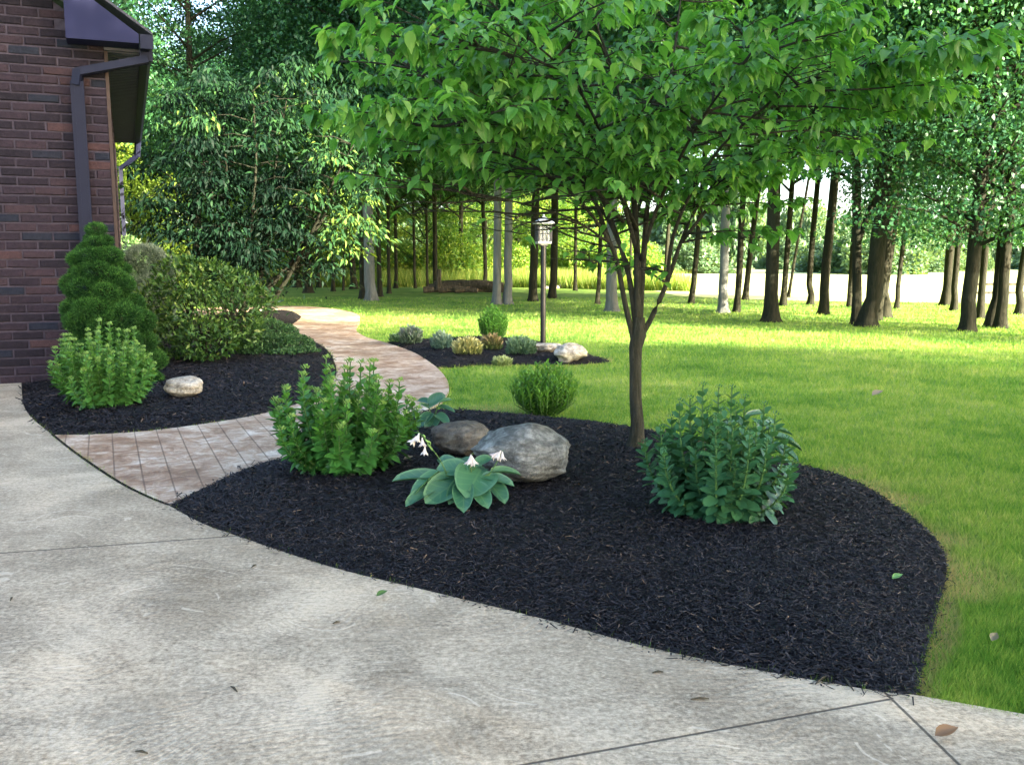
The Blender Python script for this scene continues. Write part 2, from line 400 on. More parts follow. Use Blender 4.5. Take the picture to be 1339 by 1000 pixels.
def mound(name, poly, label):
    P = np.array(poly); lo = P.min(0); hi = P.max(0); st = .07 if (hi-lo).max() < 8 else .1
    X, Y = np.meshgrid(np.arange(lo[0], hi[0], st), np.arange(lo[1], hi[1], st)); X = X.ravel() + rng.uniform(-.02, .02, X.size); Y = Y.ravel() + rng.uniform(-.02, .02, Y.size)
    ok = pip(poly, X, Y); X, Y = X[ok], Y[ok]; ok = edist(poly, X, Y) > st * .4; X, Y = X[ok], Y[ok]
    pts = [Vector(p) for p in poly] + [Vector((a, b)) for a, b in zip(X, Y)]; n = len(poly)
    r = delaunay_2d_cdt(pts, [(i, (i + 1) % n) for i in range(n)], [], 1, 1e-5)
    V = np.array([(p.x, p.y) for p in r[0]]); z = H(V[:, 0], V[:, 1]); bd = edist(poly, V[:, 0], V[:, 1]) < 1e-3
    z = np.where(bd, -.015, z + rng.normal(0, .004, len(V)))
    me = raw(name, np.column_stack([V, z]), [tuple(f) for f in r[2]], m_mulch, None, True)
    return tag(link(me, name), kind='structure')
mound("garden_bed", main_bed, ""); mound("garden_bed", left_bed, ""); mound("garden_bed", island, "")
# shredded bark lying on the beds
CT = np.array([(-.5, 0, 0), (0, 0, .35), (.5, 0, 0), (-.35, 1, 0), (0, 1, .3), (.3, 1, 0)]); CF = np.array([(0, 1, 4, 3), (1, 2, 5, 4)])
def screen_pts(n, x0, x1, y0, y1):
    px = rng.uniform(x0, x1, n); py = rng.uniform(y0, y1, n)
    a = (px - 669.5) / F; b_ = (500 - py) / F; dy = cp + b_ * sp_; dz = -sp_ + b_ * cp; t = -CAM_H / dz
    return a * t, dy * t
X, Y = screen_pts(330000, -60, 1420, 395, 960)
ins = np.zeros(len(X), bool)
for poly, *_ in BEDS: ins |= pip(poly, X, Y)
for poly in (main_bed, left_bed): ins |= (edist(poly, X, Y) < .07 * rng.uniform(0, 1, len(X)) ** 14)
X, Y = X[ins], Y[ins]; n_ = len(X); dd = np.hypot(X, Y)
ang = rng.uniform(0, 2*math.pi, n_); D = np.column_stack([np.cos(ang), np.sin(ang), rng.normal(0, .32, n_)])
Nn = np.column_stack([rng.normal(0, .4, n_), rng.normal(0, .4, n_), np.ones(n_)])
ln = rng.uniform(.012, .05, n_) * np.clip(dd / 5, .8, 1.6); wd = rng.uniform(.003, .009, n_) * np.clip(dd / 5, .8, 1.8)
hz_ = H(X, Y); hz_ = np.where((hz_ < -.025) & (pip(drive_poly, X, Y) | pip(path_poly, X, Y)), 0.001, hz_)
P = np.column_stack([X, Y, hz_ + rng.uniform(.000, .014, n_)]) - D * ln[:, None] * .5
v, f, a = scatter(CT, CF, P, D, Nn, np.stack([wd, ln, wd], 1), rng.uniform(0, 1, n_) ** 1.1)
tag(link(raw("mulch", v, f, m_chip, a), "mulch"), "shredded black bark mulch covering the beds", kind='stuff')

# grass blades
X, Y = screen_pts(620000, -160, 1600, 388, 985)
ok = np.ones(len(X), bool)
for poly in (main_bed, left_bed, island, path_poly, drive_poly): ok &= ~pip(poly, X, Y) | (edist(poly, X, Y) < .035 * rng.uniform(0, 1, len(X)))
ok &= (Y < 46) & ~((X < house_c[0] + .2) & (Y < 21) & (Y < house_c[1] + 14))
ok &= ~pip(fld, X, Y)
X, Y = X[ok], Y[ok]; n_ = len(X); dd = np.hypot(X, Y)
de = np.minimum(edist(main_bed, X, Y), edist(island, X, Y))
nz = np.sin(X * 3.1 + 1.3) * np.sin(Y * 2.3 + X) + .6 * np.sin(X * 7.7 - Y * 5.1)
dry = np.clip(1.3 - de / (.05 + .14 * np.clip(nz, 0, 1.6)), 0, 1) * (rng.uniform(0, 1, n_) < .85)
sc2 = np.array([at(950 + 0 * i, 0 + 600).xy for i in range(1)])
for (qx, qy, rr) in ((1243, 745, .26), (1236, 700, .14), (1180, 648, .16), (640, 533, .3), (1262, 770, .12), (1110, 612, .14)):
    q = at(qx, qy); dry = np.maximum(dry, np.clip(1.3 - np.hypot(X - q.x, Y - q.y) / rr, 0, 1) * (rng.uniform(0, 1, n_) < .75))
BT = np.array([(-.5, 0, 0), (.5, 0, 0), (0, 1, 0)]); BF = np.array([(0, 1, 2)])
ang = rng.uniform(0, 2*math.pi, n_); lean = rng.uniform(.1, .9, n_)
D = np.column_stack([np.cos(ang) * lean, np.sin(ang) * lean, np.ones(n_)])
Nn = np.column_stack([np.cos(ang + 1.2), np.sin(ang + 1.2), .3 * np.ones(n_)])
ht = rng.uniform(.025, .06, n_) * (1 - .45 * dry) * np.clip(dd / 9, 1, 1.3); wd = .0035 * np.clip(dd / 4, 1, 7)
P = np.column_stack([X, Y, np.full(n_, -.031)])
v, f, a = scatter(BT, BF, P, D, Nn, np.stack([wd, ht, wd], 1), rng.uniform(0, 1, n_)); a['dry'] = np.repeat(dry * .85, 3)
tag(link(raw("grass", v, f, m_blade, a), "grass"), "short mown green lawn grass", kind='stuff')

# ------------------------------------------------------------------ house
m_brick, n, out = newmat("purple_brown_brick")
t = attr(n, 'tint'); v = coords(n)
c = ramp(n, t, [(0, (.013, .011, .016)), (.3, (.022, .016, .023)), (.6, (.030, .021, .029)), (.85, (.040, .026, .032)), (.9, (.066, .036, .036)), (.92, (.017, .020, .031)), (1, (.014, .017, .028))])
sp = noise(n, v, 26, 6, .75); c = mixc(n, .55, c, ramp(n, sp, [(.35, (.35, .33, .36)), (.65, (1.25, 1.15, 1.15))]), 'MULTIPLY')
n.links.new(pbr(n, c, .85, .2, bump(n, sp, .7, .02)), out.inputs[0])
m_mortar = simple("mortar", (.055, .046, .060), .95, .1, var=.25, scale=20, bmp=.4)
m_fascia = simple("slate_blue_aluminium", (.015, .017, .052), .65, .15, var=.06, scale=3)
m_gutter = simple("dark_blue_aluminium", (.006, .008, .024), .55, .2, var=.08, scale=3)
m_soffit = simple("dark_soffit", (.10, .10, .14), .6, .3, var=.1)
m_trim = simple("brown_trim", (.045, .026, .02), .6, .3, var=.2, scale=12)
m_shingle = simple("roof_shingle", (.06, .06, .075), .9, .2, var=.35, scale=30, bmp=.5)
hc = at(161, 494); D_ = hc.y
ze = pt(141, 62, D_).z
house = empty("brick_house", (hc.x, hc.y, 0), "purple brown brick house with slate blue eaves at the left edge of the garden", "house", rz=R(22.6))
CO, BL = .099, .315
def bricks(x0, x1, z1, face, roofcut=False):
    b = MB(); r = 0; z = -.02
    while z < z1:
        x = x1 - (BL * .5 if r % 2 else BL)
        first = True; xr = x1
        while xr > x0:
            xl = x; h0, h1 = z + .006, z + CO - .006; a0, a1 = xl + .006, xr - (.006 if not first else 0)
            first = False
            top_ok = (not roofcut) or h1 < ze or h1 < ze + .12 - (a1 + .0) * .7
            if top_ok and not (roofcut and h1 > ze + 2.7):
                j = rng.uniform(-.008, .008, 8); o = .014 + rng.uniform(-.003, .004)
                q = .010
                # front ring inset, back ring
                fr = [(a0+q+j[0], h0+q+j[1]), (a1-q+j[2], h0+q+j[3]), (a1-q+j[4], h1-q+j[5]), (a0+q+j[6], h1-q+j[7])]
                bk = [(a0, h0), (a1, h0), (a1, h1), (a0, h1)]
                if face == 'front': vs = [(a, -o, c_) for a, c_ in fr] + [(a, 0.004, c_) for a, c_ in bk]
                else: vs = [(o, -a, c_) for a, c_ in fr] + [(-.004, -a, c_) for a, c_ in bk]
                fs = [(0, 1, 2, 3), (4, 5, 1, 0), (5, 6, 2, 1), (6, 7, 3, 2), (7, 4, 0, 3)]
                if face != 'front': fs = [tuple(reversed(k)) for k in fs]
                tt = rng.uniform(0, 1); tt = tt if tt < .9 or rng.uniform() < .7 else .5
                b.add(vs, fs, tt)
            xr = x; x -= BL
        z += CO; r += 1
    return b
wf = MB(); wf.prism([(-8, -.1), (0, -.1), (0, ze + .1), (-3.6, ze + .1 + 3.6 * .7), (-7.2, ze+.1), (-8, ze-.1)], 0, .2)
wall = wf.build("wall", m_mortar, house); bricks(-8, 0, ze + 2.6, 'front', True).build("brickwork", m_brick, wall)
ws = MB(); ws.box((-.2, .203, -.1), (-.002, 9, ze)); wall2 = ws.build("wall", m_mortar, house); bricks(-9, -.22, ze - .02, 'side').build("brickwork", m_brick, wall2)
MB().box((.000, -.012, -.02), (.035, .21, ze - .04)).build("corner_trim", m_trim, house)
# cornice return + rake
MB().prism([(-.36, ze), (.36, ze + .005), (.36, ze + .10), (-.36, ze + .62)], -.33, -.022).build("cornice_return", m_fascia, house)
MB().prism([(-.362, ze + .40), (-.362, ze + .615), (-3.6, ze + .615 + 3.24 * .7), (-3.6, ze + .40 + 3.24 * .7)], -.33, -.29).build("rake_board", m_fascia, house)
MB().prism([(-.362, ze + .42), (-.362, ze + .44), (-3.6, ze + .44 + 3.24 * .7), (-3.6, ze + .42 + 3.24 * .7)], -.288, -.02).build("rake_soffit", m_soffit, house)
sf = MB(); sf.box((-.0, -.02, ze - .03), (.37, 9, ze - .003))
y = .05
while y < 8.9: sf.box((.02, y, ze - .040), (.36, y + .03, ze - .03)); y += .12
sf.build("soffit", m_soffit, house)
roof = MB(); roof.prism([(.50, ze + .125), (.50, ze + .095), (-3.6, ze + .095 + 4.1 * .7 ), (-7.7, ze + .095), (-7.7, ze + .125), (-3.6, ze + .135 + 4.1 * .7)], -.36, 9)
roof.build("roof", m_shingle, house)
gu = [(.372, ze - .05), (.46, ze - .05), (.50, ze + .0), (.505, ze + .085), (.485, ze + .085), (.48, ze + .01), (.45, ze - .035), (.385, ze - .035), (.385, ze + .085), (.372, ze + .085)]
MB().prism(gu, -.335, 9).build("gutter", m_gutter, house)
MB().box((.372, -.345, ze - .05), (.505, -.336, ze + .1)).build("gutter_end_cap", m_gutter, house)
def spout(pts, w, d, name="downspout", parent=house):
    b = MB()
    P = [Vector(p) for p in pts]
    for i in range(len(P) - 1):
        a, c2 = P[i], P[i+1]; dr = (c2 - a); L = dr.length; M = Matrix.Translation(a) @ dr.to_track_quat('Z', 'Y').to_matrix().to_4x4()
        b.box((-w/2, -d/2, -.02), (w/2, d/2, L + .02), M)
        for kx in (-w*.25, w*.25): b.box((kx - .006, -d/2 - .005, -.015), (kx + .006, -d/2 + .001, L + .015), M)
    return b.build(name, m_gutter, parent)
spout([(.43, -.15, ze - .03), (.43, -.15, ze - .13), (-.27, -.075, ze - .30), (-.29, -.07, ze - .42), (-.29, -.07, .05), (-.29, -.25, -.02)], .135, .08)
spout([(.43, 8.7, ze - .03), (.40, 8.75, ze - .3), (.08, 8.85, ze - .55), (.07, 8.85, .05)], .10, .07)

# ------------------------------------------------------------------ bark
def bark(name, c0, c1, sc=1.0):
    m, n, out = newmat(name)
    v = coords(n, 'Object', (6 * sc, 6 * sc, 1.1 * sc)); a = noise(n, v, 2.2, 7, .7, .7)
    v2 = coords(n); b = noise(n, v2, 1.1, 3)
    c = ramp(n, a, [(.36, c0), (.68, c1)]); c = mixc(n, math_(n, 'MULTIPLY', b, .25), c, (.07, .10, .05))
    n.links.new(pbr(n, c, .9, .15, bump(n, a, .9, .04)), out.inputs[0]); return m
m_bark = bark("dark_furrowed_bark", (.006, .005, .004), (.034, .027, .020), 1.7)
m_barkg = bark("grey_smooth_bark", (.11, .115, .115), (.21, .215, .21), .6)
m_barkd = bark("young_tree_bark", (.016, .014, .011), (.062, .056, .046), 2.5)
m_bark2 = bark("old_limb_bark", (.006, .005, .004), (.028, .023, .018), 2)

# ------------------------------------------------------------------ foliage materials
FOR = [(0, (.014, .055, .016)), (.35, (.030, .105, .024)), (.7, (.060, .165, .032)), (1, (.12, .25, .04))]
m_for = leaf_mat("forest_leaf", FOR, .38)
m_for2 = leaf_mat("forest_leaf_bluish", [(0, (.012, .055, .028)), (.5, (.028, .105, .045)), (1, (.065, .19, .065))], .3)
m_pine = leaf_mat("soft_needle", [(0, (.014, .06, .024)), (.5, (.036, .12, .042)), (1, (.08, .20, .065))], .25)
m_under = leaf_mat("undergrowth_leaf", [(0, (.022, .085, .014)), (.5, (.10, .23, .028)), (1, (.34, .43, .07))], .42)
m_dog = leaf_mat("dogwood_leaf", [(0, (.028, .12, .022)), (.5, (.075, .25, .045)), (.82, (.16, .40, .075)), (1, (.28, .50, .12))], .48, tcol=(1.25, 1.3, .5), rough=.38, spec=.5, vein=.22)

# ------------------------------------------------------------------ wood: crowns shared by many trees
def crown_mesh(name, seed, z0, z1, rad, nclump, nleaf, lsize, mat, flat=.35, low=None, cone=False, clr=(.9, .35)):
    r = np.random.default_rng(seed); Ps = []; Ds = []; Ns = []; Ss = []; Ts = []
    b = MB()
    for i in range(nclump):
        h = (i + r.uniform()) / nclump; z = z0 + (z1 - z0) * h
        if cone: rr = rad * (1 - h) ** .8 + .3
        else: rr = rad * (math.sin(math.pi * (.16 + .80 * h)) ** .55)
        a = i * 2.4 + r.uniform(-.5, .5); q = rr * math.sqrt(r.uniform(.12, 1.0)); c = np.array((math.cos(a) * q, math.sin(a) * q, z + r.uniform(-.3, .3)))
        cs = clr[0] + r.uniform(-clr[1], clr[1])
        sx = cs * rad * .27
        if i % 2 == 0: b.tube([(0, 0, z - .9), (c[0] * .5, c[1] * .5, z - .35), tuple(c)], [.05, .03, .008], 4)
        k = int(nleaf / nclump * cs ** 2 / (clr[0] ** 2))
        g = r.normal(0, 1, (k, 3)); g /= np.maximum(1, np.linalg.norm(g, axis=1, keepdims=True) / 1.7)
        p = c + g * np.array((sx, sx, sx * flat)); p[:, 2] -= .25 * (np.hypot(g[:, 0], g[:, 1])) ** 2 * sx * .5
        d = r.normal(0, 1, (k, 3)); d[:, 2] -= .5; nn = r.normal(0, .55, (k, 3)); nn[:, 2] += 1
        Ps.append(p); Ds.append(d); Ns.append(nn); Ss.append(r.uniform(.7, 1.3, k) * lsize); Ts.append(np.clip(.5 + r.uniform(-.22, .22) + r.normal(0, .16, k), 0, 1))
    P = np.concatenate(Ps); sz = np.concatenate(Ss)
    v, f, a = scatter(RH, RHF, P, np.concatenate(Ds), np.concatenate(Ns), sz, np.concatenate(Ts))
    return raw(name, v, f, mat, a), raw(name + "_limb", np.concatenate(b.v), b.f, m_bark)
CR = {
 'a': crown_mesh("broadleaf_crown", 1, 5.6, 15.5, 4.0, 80, 34000, .125, m_for),
 'b': crown_mesh("broadleaf_crown", 2, 5.2, 14.0, 3.8, 75, 34000, .12, m_for2),
 'c': crown_mesh("broadleaf_crown", 3, 6.4, 16.5, 4.2, 75, 32000, .13, m_for),
 'd': crown_mesh("low_crown", 4, 2.7, 13.0, 3.7, 90, 46000, .105, m_for2),
 'u': crown_mesh("small_crown", 6, .9, 6.2, 2.0, 42, 15000, .105, m_under, flat=.3),
 'p': crown_mesh("feathery_crown", 5, 4.0, 17.0, 2.8, 90, 26000, .115, m_pine, flat=.22),
}
def trunk_obj(root, base_w, lean, height, mat, fork=None, seed=0):
    r = np.random.default_rng(seed); b = MB(); w = base_w / 2; seg = 12
    hs = [-.12, 0, .10, .28, .6, 1.2, 2.2, 3.6, 5.2, 7.5, 10, height] if height > 11 else [-.12, 0, .10, .28, .6, 1.0, 1.6, 2.2, 2.9, 3.6, 4.3, max(height, 4.8)]
    fl = [1.8, 1.55, 1.25, 1.1, 1.02, 1.0, .98, .92, .86, .7, .5, .12]
    bx = r.normal(0, .04, len(hs)).cumsum() * min(.6, base_w * 1.6); by = r.normal(0, .04, len(hs)).cumsum() * .6
    pts = [Vector((lean * h + (bx[i] if h > .5 else 0), (by[i] if h > .5 else 0), h)) for i, h in enumerate(hs)]
    V = []; ph = r.uniform(0, 6.28)
    for i, p in enumerate(pts):
        for k in range(seg):
            a = k * 2 * math.pi / seg
            rr = w * fl[i] * (1 + (.22 * math.sin(5 * a + ph) * max(0, 1 - hs[i] / .5) if hs[i] < .5 else 0) + .04 * math.sin(3 * a + ph + hs[i]))
            V.append((p.x + math.cos(a) * rr, p.y + math.sin(a) * rr, p.z))
    Fc = [(i*seg+k, i*seg+(k+1)%seg, (i+1)*seg+(k+1)%seg, (i+1)*seg+k) for i in range(len(pts)-1) for k in range(seg)]
    b.add(V, Fc)
    if fork:
        h0, dx, dz = fork
        b.tube([(lean*h0, 0, h0), (lean*h0 + dx*.35, 0, h0 + dz*.25), (lean*h0 + dx*.7, 0, h0 + dz*.6), (lean*h0 + dx, 0, h0 + dz)], [w*.7, w*.62, w*.5, w*.3], 8)
    return b.build("trunk", mat, root, True)
tcount = [0]
def tree(loc, wid, lean, label, crown='a', mat=None, scale=1.0, group="trees of the wood behind the lawn", fork=None, kind="tree", name="broadleaf_tree", shift=(0, 0, 0)):
    tcount[0] += 1; k = tcount[0]
    t = empty(name, loc, label, kind, group, rz=0)
    trunk_obj(t, wid, lean, (5.5 if crown == 'u' else 14.5) * scale, mat or m_bark, fork, k)
    cm, lm = CR[crown]
    c = link(cm, "crown", t); c.rotation_euler = (0, 0, k * 2.39); c.scale = (scale, scale, scale); c.location = (lean * 4 + shift[0], shift[1], shift[2])
    l = link(lm, "limbs", c)
    return t
def tp(px, py, wpx):
    p = at(px, py, -.03); d = p.length; return p, wpx * .86 / F * d
GR = "trees of the wood behind the lawn"
# (base px, base py, width px, lean, crown, bark, scale, label, fork)
T = [
 (904, 397, 8, .06, 'a', m_bark, 1, "slim dark tree leaning right, first trunk right of the dogwood stems", None),
 (945, 409, 13, .0, 'b', m_barkg, .9, "straight grey footed tree standing between two slim dark trunks right of the dogwood", None),
 (963.5, 408, 9, .03, 'c', m_bark, .95, "narrow black trunk just right of the grey footed tree", None),
 (974, 392, 8, .09, 'a', m_bark, 1, "slim leaning tree behind the narrow black trunk", None),
 (1008, 421, 19, -.01, 'b', m_bark, .95, "thick dark trunk with pale flared foot standing alone in the mid lawn", None),
 (1024, 400, 8, .03, 'p', m_bark, 1, "thin straight tree just right of the thick dark lone trunk", None),
 (1031, 389, 4, .12, 'c', m_bark, .9, "thinnest leaning stem at the field edge behind the thin straight tree", None),
 (1060, 398, 8, .04, 'a', m_bark, 1, "slender tree midway between the lone thick trunk and the big cluster", None),
 (1076.6, 411.5, 13, .05, 'c', m_bark, .95, "medium dark trunk with flared foot leaning right, left of the big cluster", None),
 (1110, 401, 6, .0, 'p', m_bark, 1, "thin far stem showing just left of the big trunk cluster", None),
 (1120, 424, 13, -.055, 'a', m_bark, .95, "forked trunk at the left side of the big cluster, leaning left", (1.6, .75, 3.5)),
 (1134, 427, 22, .05, 'c', m_bark, 1, "thickest black trunk at the front of the big cluster", None),
 (1148, 419, 10, .05, 'b', m_bark, .95, "narrow trunk squeezed behind the thickest black trunk", None),
 (1156, 415, 13, .075, 'a', m_bark, 1, "right hand dark trunk of the big cluster, leaning right", None),
 (1172, 404, 6, .085, 'p', m_bark, 1, "thin stem leaning right in the gap before the bright field", None),
 (1236, 399, 11, .0, 'd', m_bark, .85, "short thick trunk under low green boughs at the field edge", None),
 (1247, 406, 8, .03, 'd', m_bark, .9, "slim trunk beneath the low hanging boughs on the right", None),
 (1265, 433, 18, .03, 'd', m_bark, .86, "sturdy brown trunk with wide root flare, nearest tree on the right", None),
 (1281, 416, 9, .02, 'b', m_bark, .95, "narrow trunk half behind its neighbours right of the sturdy brown one", None),
 (1295, 427, 12, .03, 'd', m_bark, .9, "left trunk of the touching pair near the right edge", None),
 (1308, 429, 13, .015, 'a', m_bark, .95, "right trunk of the touching pair near the right edge", None),
 (1332, 411, 9, .07, 'c', m_bark, 1, "slim tree leaning right at the picture's right edge beside the rail fence", None),
 (463, 378, 9, .0, 'p', m_bark, 1.05, "dark straight trunk left of the large pale grey trunk", None),
 (475, 391, 9, -.01, 'p', m_bark, 1, "black trunk touching the left side of the large pale grey trunk", None),
 (486, 393, 16, -.02, 'b', m_barkg, 1, "large pale grey trunk standing at the end of the path", None),
 (497, 388, 7, .0, 'p', m_bark, 1, "thin dark trunk just right of the large pale grey trunk", None),
 (518, 377, 5, .0, 'p', m_bark, 1, "thin pole straight conifer, first right of the pale grey trunk group", None),
 (559, 378, 4, .0, 'p', m_bark, 1, "thinner left one of the two close pole straight conifers", None),
 (570, 379, 7, .0, 'p', m_bark, 1.05, "thicker right one of the two close pole straight conifers", None),
 (602, 372, 7, .0, 'p', m_bark, 1.05, "distant thin trunk rising behind the dark log pile", None),
 (650, 398, 12, .0, 'b', m_barkg, 1, "left grey trunk of the twin pair left of the lamp post", None),
 (664, 398, 12, .0, 'p', m_barkg, 1, "right grey trunk of the twin pair left of the lamp post", None),
 (697, 394, 12, .02, 'b', m_bark, 1, "dark leaning trunk just left of the lamp post", None),
 (722, 390, 11, .01, 'a', m_bark, 1, "dark trunk just right of the lamp post", None),
 (781, 398, 6, .03, 'p', m_bark, 1, "thin dark trunk left of the pale trunk behind the dogwood", None),
 (800, 407, 16, -.01, 'b', m_barkg, 1, "pale grey trunk standing directly behind the dogwood stems", None),
 (389, 376, 9, .0, 'p', m_bark, 1, "dark trunk in the shade behind the multi stemmed tree", None),
 (436, 381, 5, .0, 'p', m_bark, 1, "thin trunk in the shade left of the dark straight trunk", None),
 (870, 379, 6, .03, 'a', m_bark, .95, "thin far trunk in the bright gap behind the dogwood", None),
]
r_w = np.random.default_rng(77)
for (px, py, wp, ln_, cr, mt, sc, lab, fk) in T:
    p, wd = tp(px, py, wp); tree((p.x, p.y, -.03), wd, ln_, lab, cr, mt, sc, GR, fk)
for (px, py, wp) in [(417, 376, 6), (449, 380, 3), (509, 384, 5), (543, 377, 4), (634, 377, 6), (752, 380, 5), (824, 380, 4), (352, 378, 5)]:
    p, wd = tp(px, py, wp); tree((p.x, p.y, -.03), wd, r_w.normal(0, .015), "slim dark pole trunk among the others at the back of the lawn", 'p', m_bark, r_w.uniform(.95, 1.1), "slim pole trunks at the back of the lawn")
# deeper wood
r = np.random.default_rng(11)
deep = []
for i in range(400):
    x = r.uniform(-46, 16); y = r.uniform(56, 92)
    if x > -14 + (y - 41) * .1 + 14: continue
    if all((x-a)**2 + (y-b_)**2 > 22 for a, b_ in deep): deep.append((x, y))
    if len(deep) > 38: break
for i, (x, y) in enumerate(deep):
    tree((x, y, -.03), r.uniform(.14, .34), r.normal(0, .02), "tall slim tree deep in the dark wood behind the lawn's far edge", 'pbapc'[i % 5], None, r.uniform(1.0, 1.25), "trees deep in the wood")
for i in range(18):
    x = -24 + i * 1.75 + r.uniform(-.6, .6); y = 47.5 + (i * 7 % 11) * 1.1
    tree((x, y, -.03), .10, r.normal(0, .03), "small sunlit yellow green tree among the trunks at the wood's edge", 'u', None, r.uniform(.8, 1.25), "sunlit understory trees", name="understory_tree")
# left side wood beside / behind the house
for i, (x, y, cr) in enumerate([(-13.5, 26, 'b'), (-17, 30, 'p'), (-10.5, 31, 'p'), (-20.5, 36, 'a'), (-15.5, 38, 'p'), (-12, 22, 'p'), (-24, 40, 'p'), (-8, 36, 'p')]):
    labs = ["soft green tree rising behind the house gutter", "feathery conifer behind the left tree tops", "tall conifer behind the multi stemmed tree", "dark tree top left behind the house roof",
            "conifer filling the shade above the path's far end", "light green tree top beside the gutter", "tree hidden furthest behind the house", "conifer behind the crown gap near the pale grey trunk"]
    tree((x, y, -.03), .3, 0, labs[i], cr, None, 1.0, "trees behind the house side")
# trees right of the picture that shade the lawn and the drive
SH = [(9.5, .5), (14, -4.5), (19, -9), (11.5, -8.5), (18.5, -4.8), (25, -14), (30, -10), (17.5, -15), (6, -9.5), (34, -12), (21, 7.5), (26, -1.0), (31, 9.5)]
for i, (x, y) in enumerate(SH):
    tree((x, y, -.03), .38, r.normal(0, .02), "tall shade tree standing off to the right of the lawn", 'badcb'[i % 5], None, .5 if i > 9 else (.6 if i == 4 else 1.0), "shade trees off to the right")

# undergrowth & far tree line
def bush_mesh(name, seed, n, size, mat, R0=1.0, H0=1.0, spiky=False, dens=1.0, zlow=.02):
    r = np.random.default_rng(seed); k = n
    g = unit(r.normal(0, 1, (k, 3))); g[:, 2] = np.abs(g[:, 2]); rad = r.uniform(.55, 1, k) ** .6
    lump = 1 + .16 * np.sin(g[:, 0] * 5 + seed) * np.cos(g[:, 1] * 6 + 1) + .12 * np.sin(g[:, 2] * 9 + g[:, 0] * 4)
    p = g * (rad * lump)[:, None] * np.array((R0, R0, H0)); p[:, 2] += zlow
    d = g * .8 + r.normal(0, .6, (k, 3)); d[:, 2] += .5 if spiky else -.1
    nn = g + r.normal(0, .5, (k, 3)); nn[:, 2] += .6
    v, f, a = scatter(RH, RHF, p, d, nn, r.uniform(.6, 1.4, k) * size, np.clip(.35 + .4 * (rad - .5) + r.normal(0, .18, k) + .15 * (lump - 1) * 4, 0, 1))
    return raw(name, v, f, mat, a)
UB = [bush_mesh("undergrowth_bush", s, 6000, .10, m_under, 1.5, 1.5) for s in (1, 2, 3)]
m_farl = leaf_mat("far_tree_leaf", [(0, (.05, .11, .06)), (.5, (.09, .17, .085)), (1, (.16, .26, .11))], .35)
def stuffmass(name, label, pts, meshes, mat):
    """many bushes that read as one mass, joined in one mesh"""
    V = []; Fq = []; A = []; n0 = 0
    for (x, y, z, s, sz) in pts:
        me = meshes[int(abs(x * 7 + y * 3)) % len(meshes)]
        v = np.empty(len(me.vertices) * 3, np.float32); me.vertices.foreach_get('co', v); v = v.reshape(-1, 3)
        a = np.empty(len(me.vertices), np.float32); me.attributes['tint'].data.foreach_get('value', a)
        f = np.arange(len(v)).reshape(-1, 4)
        th = x * 1.7 + y; cth, sth = math.cos(th), math.sin(th)
        v2 = np.column_stack([(v[:, 0]*cth - v[:, 1]*sth) * s + x, (v[:, 0]*sth + v[:, 1]*cth) * s + y, v[:, 2] * sz + z])
        V.append(v2); Fq.append(f + n0); A.append(a); n0 += len(v2)
    me = raw(name, np.concatenate(V), np.concatenate(Fq), mat, {'tint': np.concatenate(A)})
    return tag(link(me, name), label, kind='stuff')
pts = []
for i in range(120):
    x = r.uniform(-28, 9); y = r.uniform(46, 60) - (x > 2) * 0
    if x > 6 and y < 50: continue
    pts.append((x, y, -.1, r.uniform(.8, 1.5), r.uniform(.5, 1.7)))
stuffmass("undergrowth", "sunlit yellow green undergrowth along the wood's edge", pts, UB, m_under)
pts = []
for i in range(70):
    x = -30 + i * 2.6 + r.uniform(-1, 1); pts.append((x, 118 + r.uniform(-6, 8), -.2, r.uniform(2.0, 3.6), r.uniform(2.6, 6.5)))
for i in range(80): pts.append((r.uniform(-5, 70), r.uniform(72, 116), -.1, r.uniform(.6, 2.2), r.uniform(.4, 2.3)))
FB = [bush_mesh("far_tree_mass", s, 5200, .15, m_farl, 1.5, 1.5) for s in (4, 5)]
stuffmass("far_tree_line", "pale far line of trees beyond the bright field", pts, FB, m_farl)
# tall meadow grass along the field edge
m_meadow = leaf_mat("meadow_grass", [(0, (.07, .17, .02)), (.5, (.18, .30, .04)), (1, (.40, .42, .12))], .45)
k = 60000; X = r.uniform(-22, 7.5, k); Y = r.uniform(42.5, 50, k) - np.clip(X, 0, 20) * .7
ok = Y > 28; X, Y = X[ok], Y[ok]; k = len(X)
ang = r.uniform(0, 6.28, k); D = np.column_stack([np.cos(ang) * .3, np.sin(ang) * .3, np.ones(k)])
v, f, a = scatter(BT, BF, np.column_stack([X, Y, np.full(k, -.03)]), D, np.column_stack([np.sin(ang), -np.cos(ang), np.zeros(k)]), np.stack([np.full(k, .03), r.uniform(.3, 1.0, k), np.full(k, .03)], 1), r.uniform(0, 1, k))
tag(link(raw("meadow_grass", v, f, m_meadow, a), "meadow_grass"), "tall sunlit meadow grass at the edge of the wood", kind='stuff')

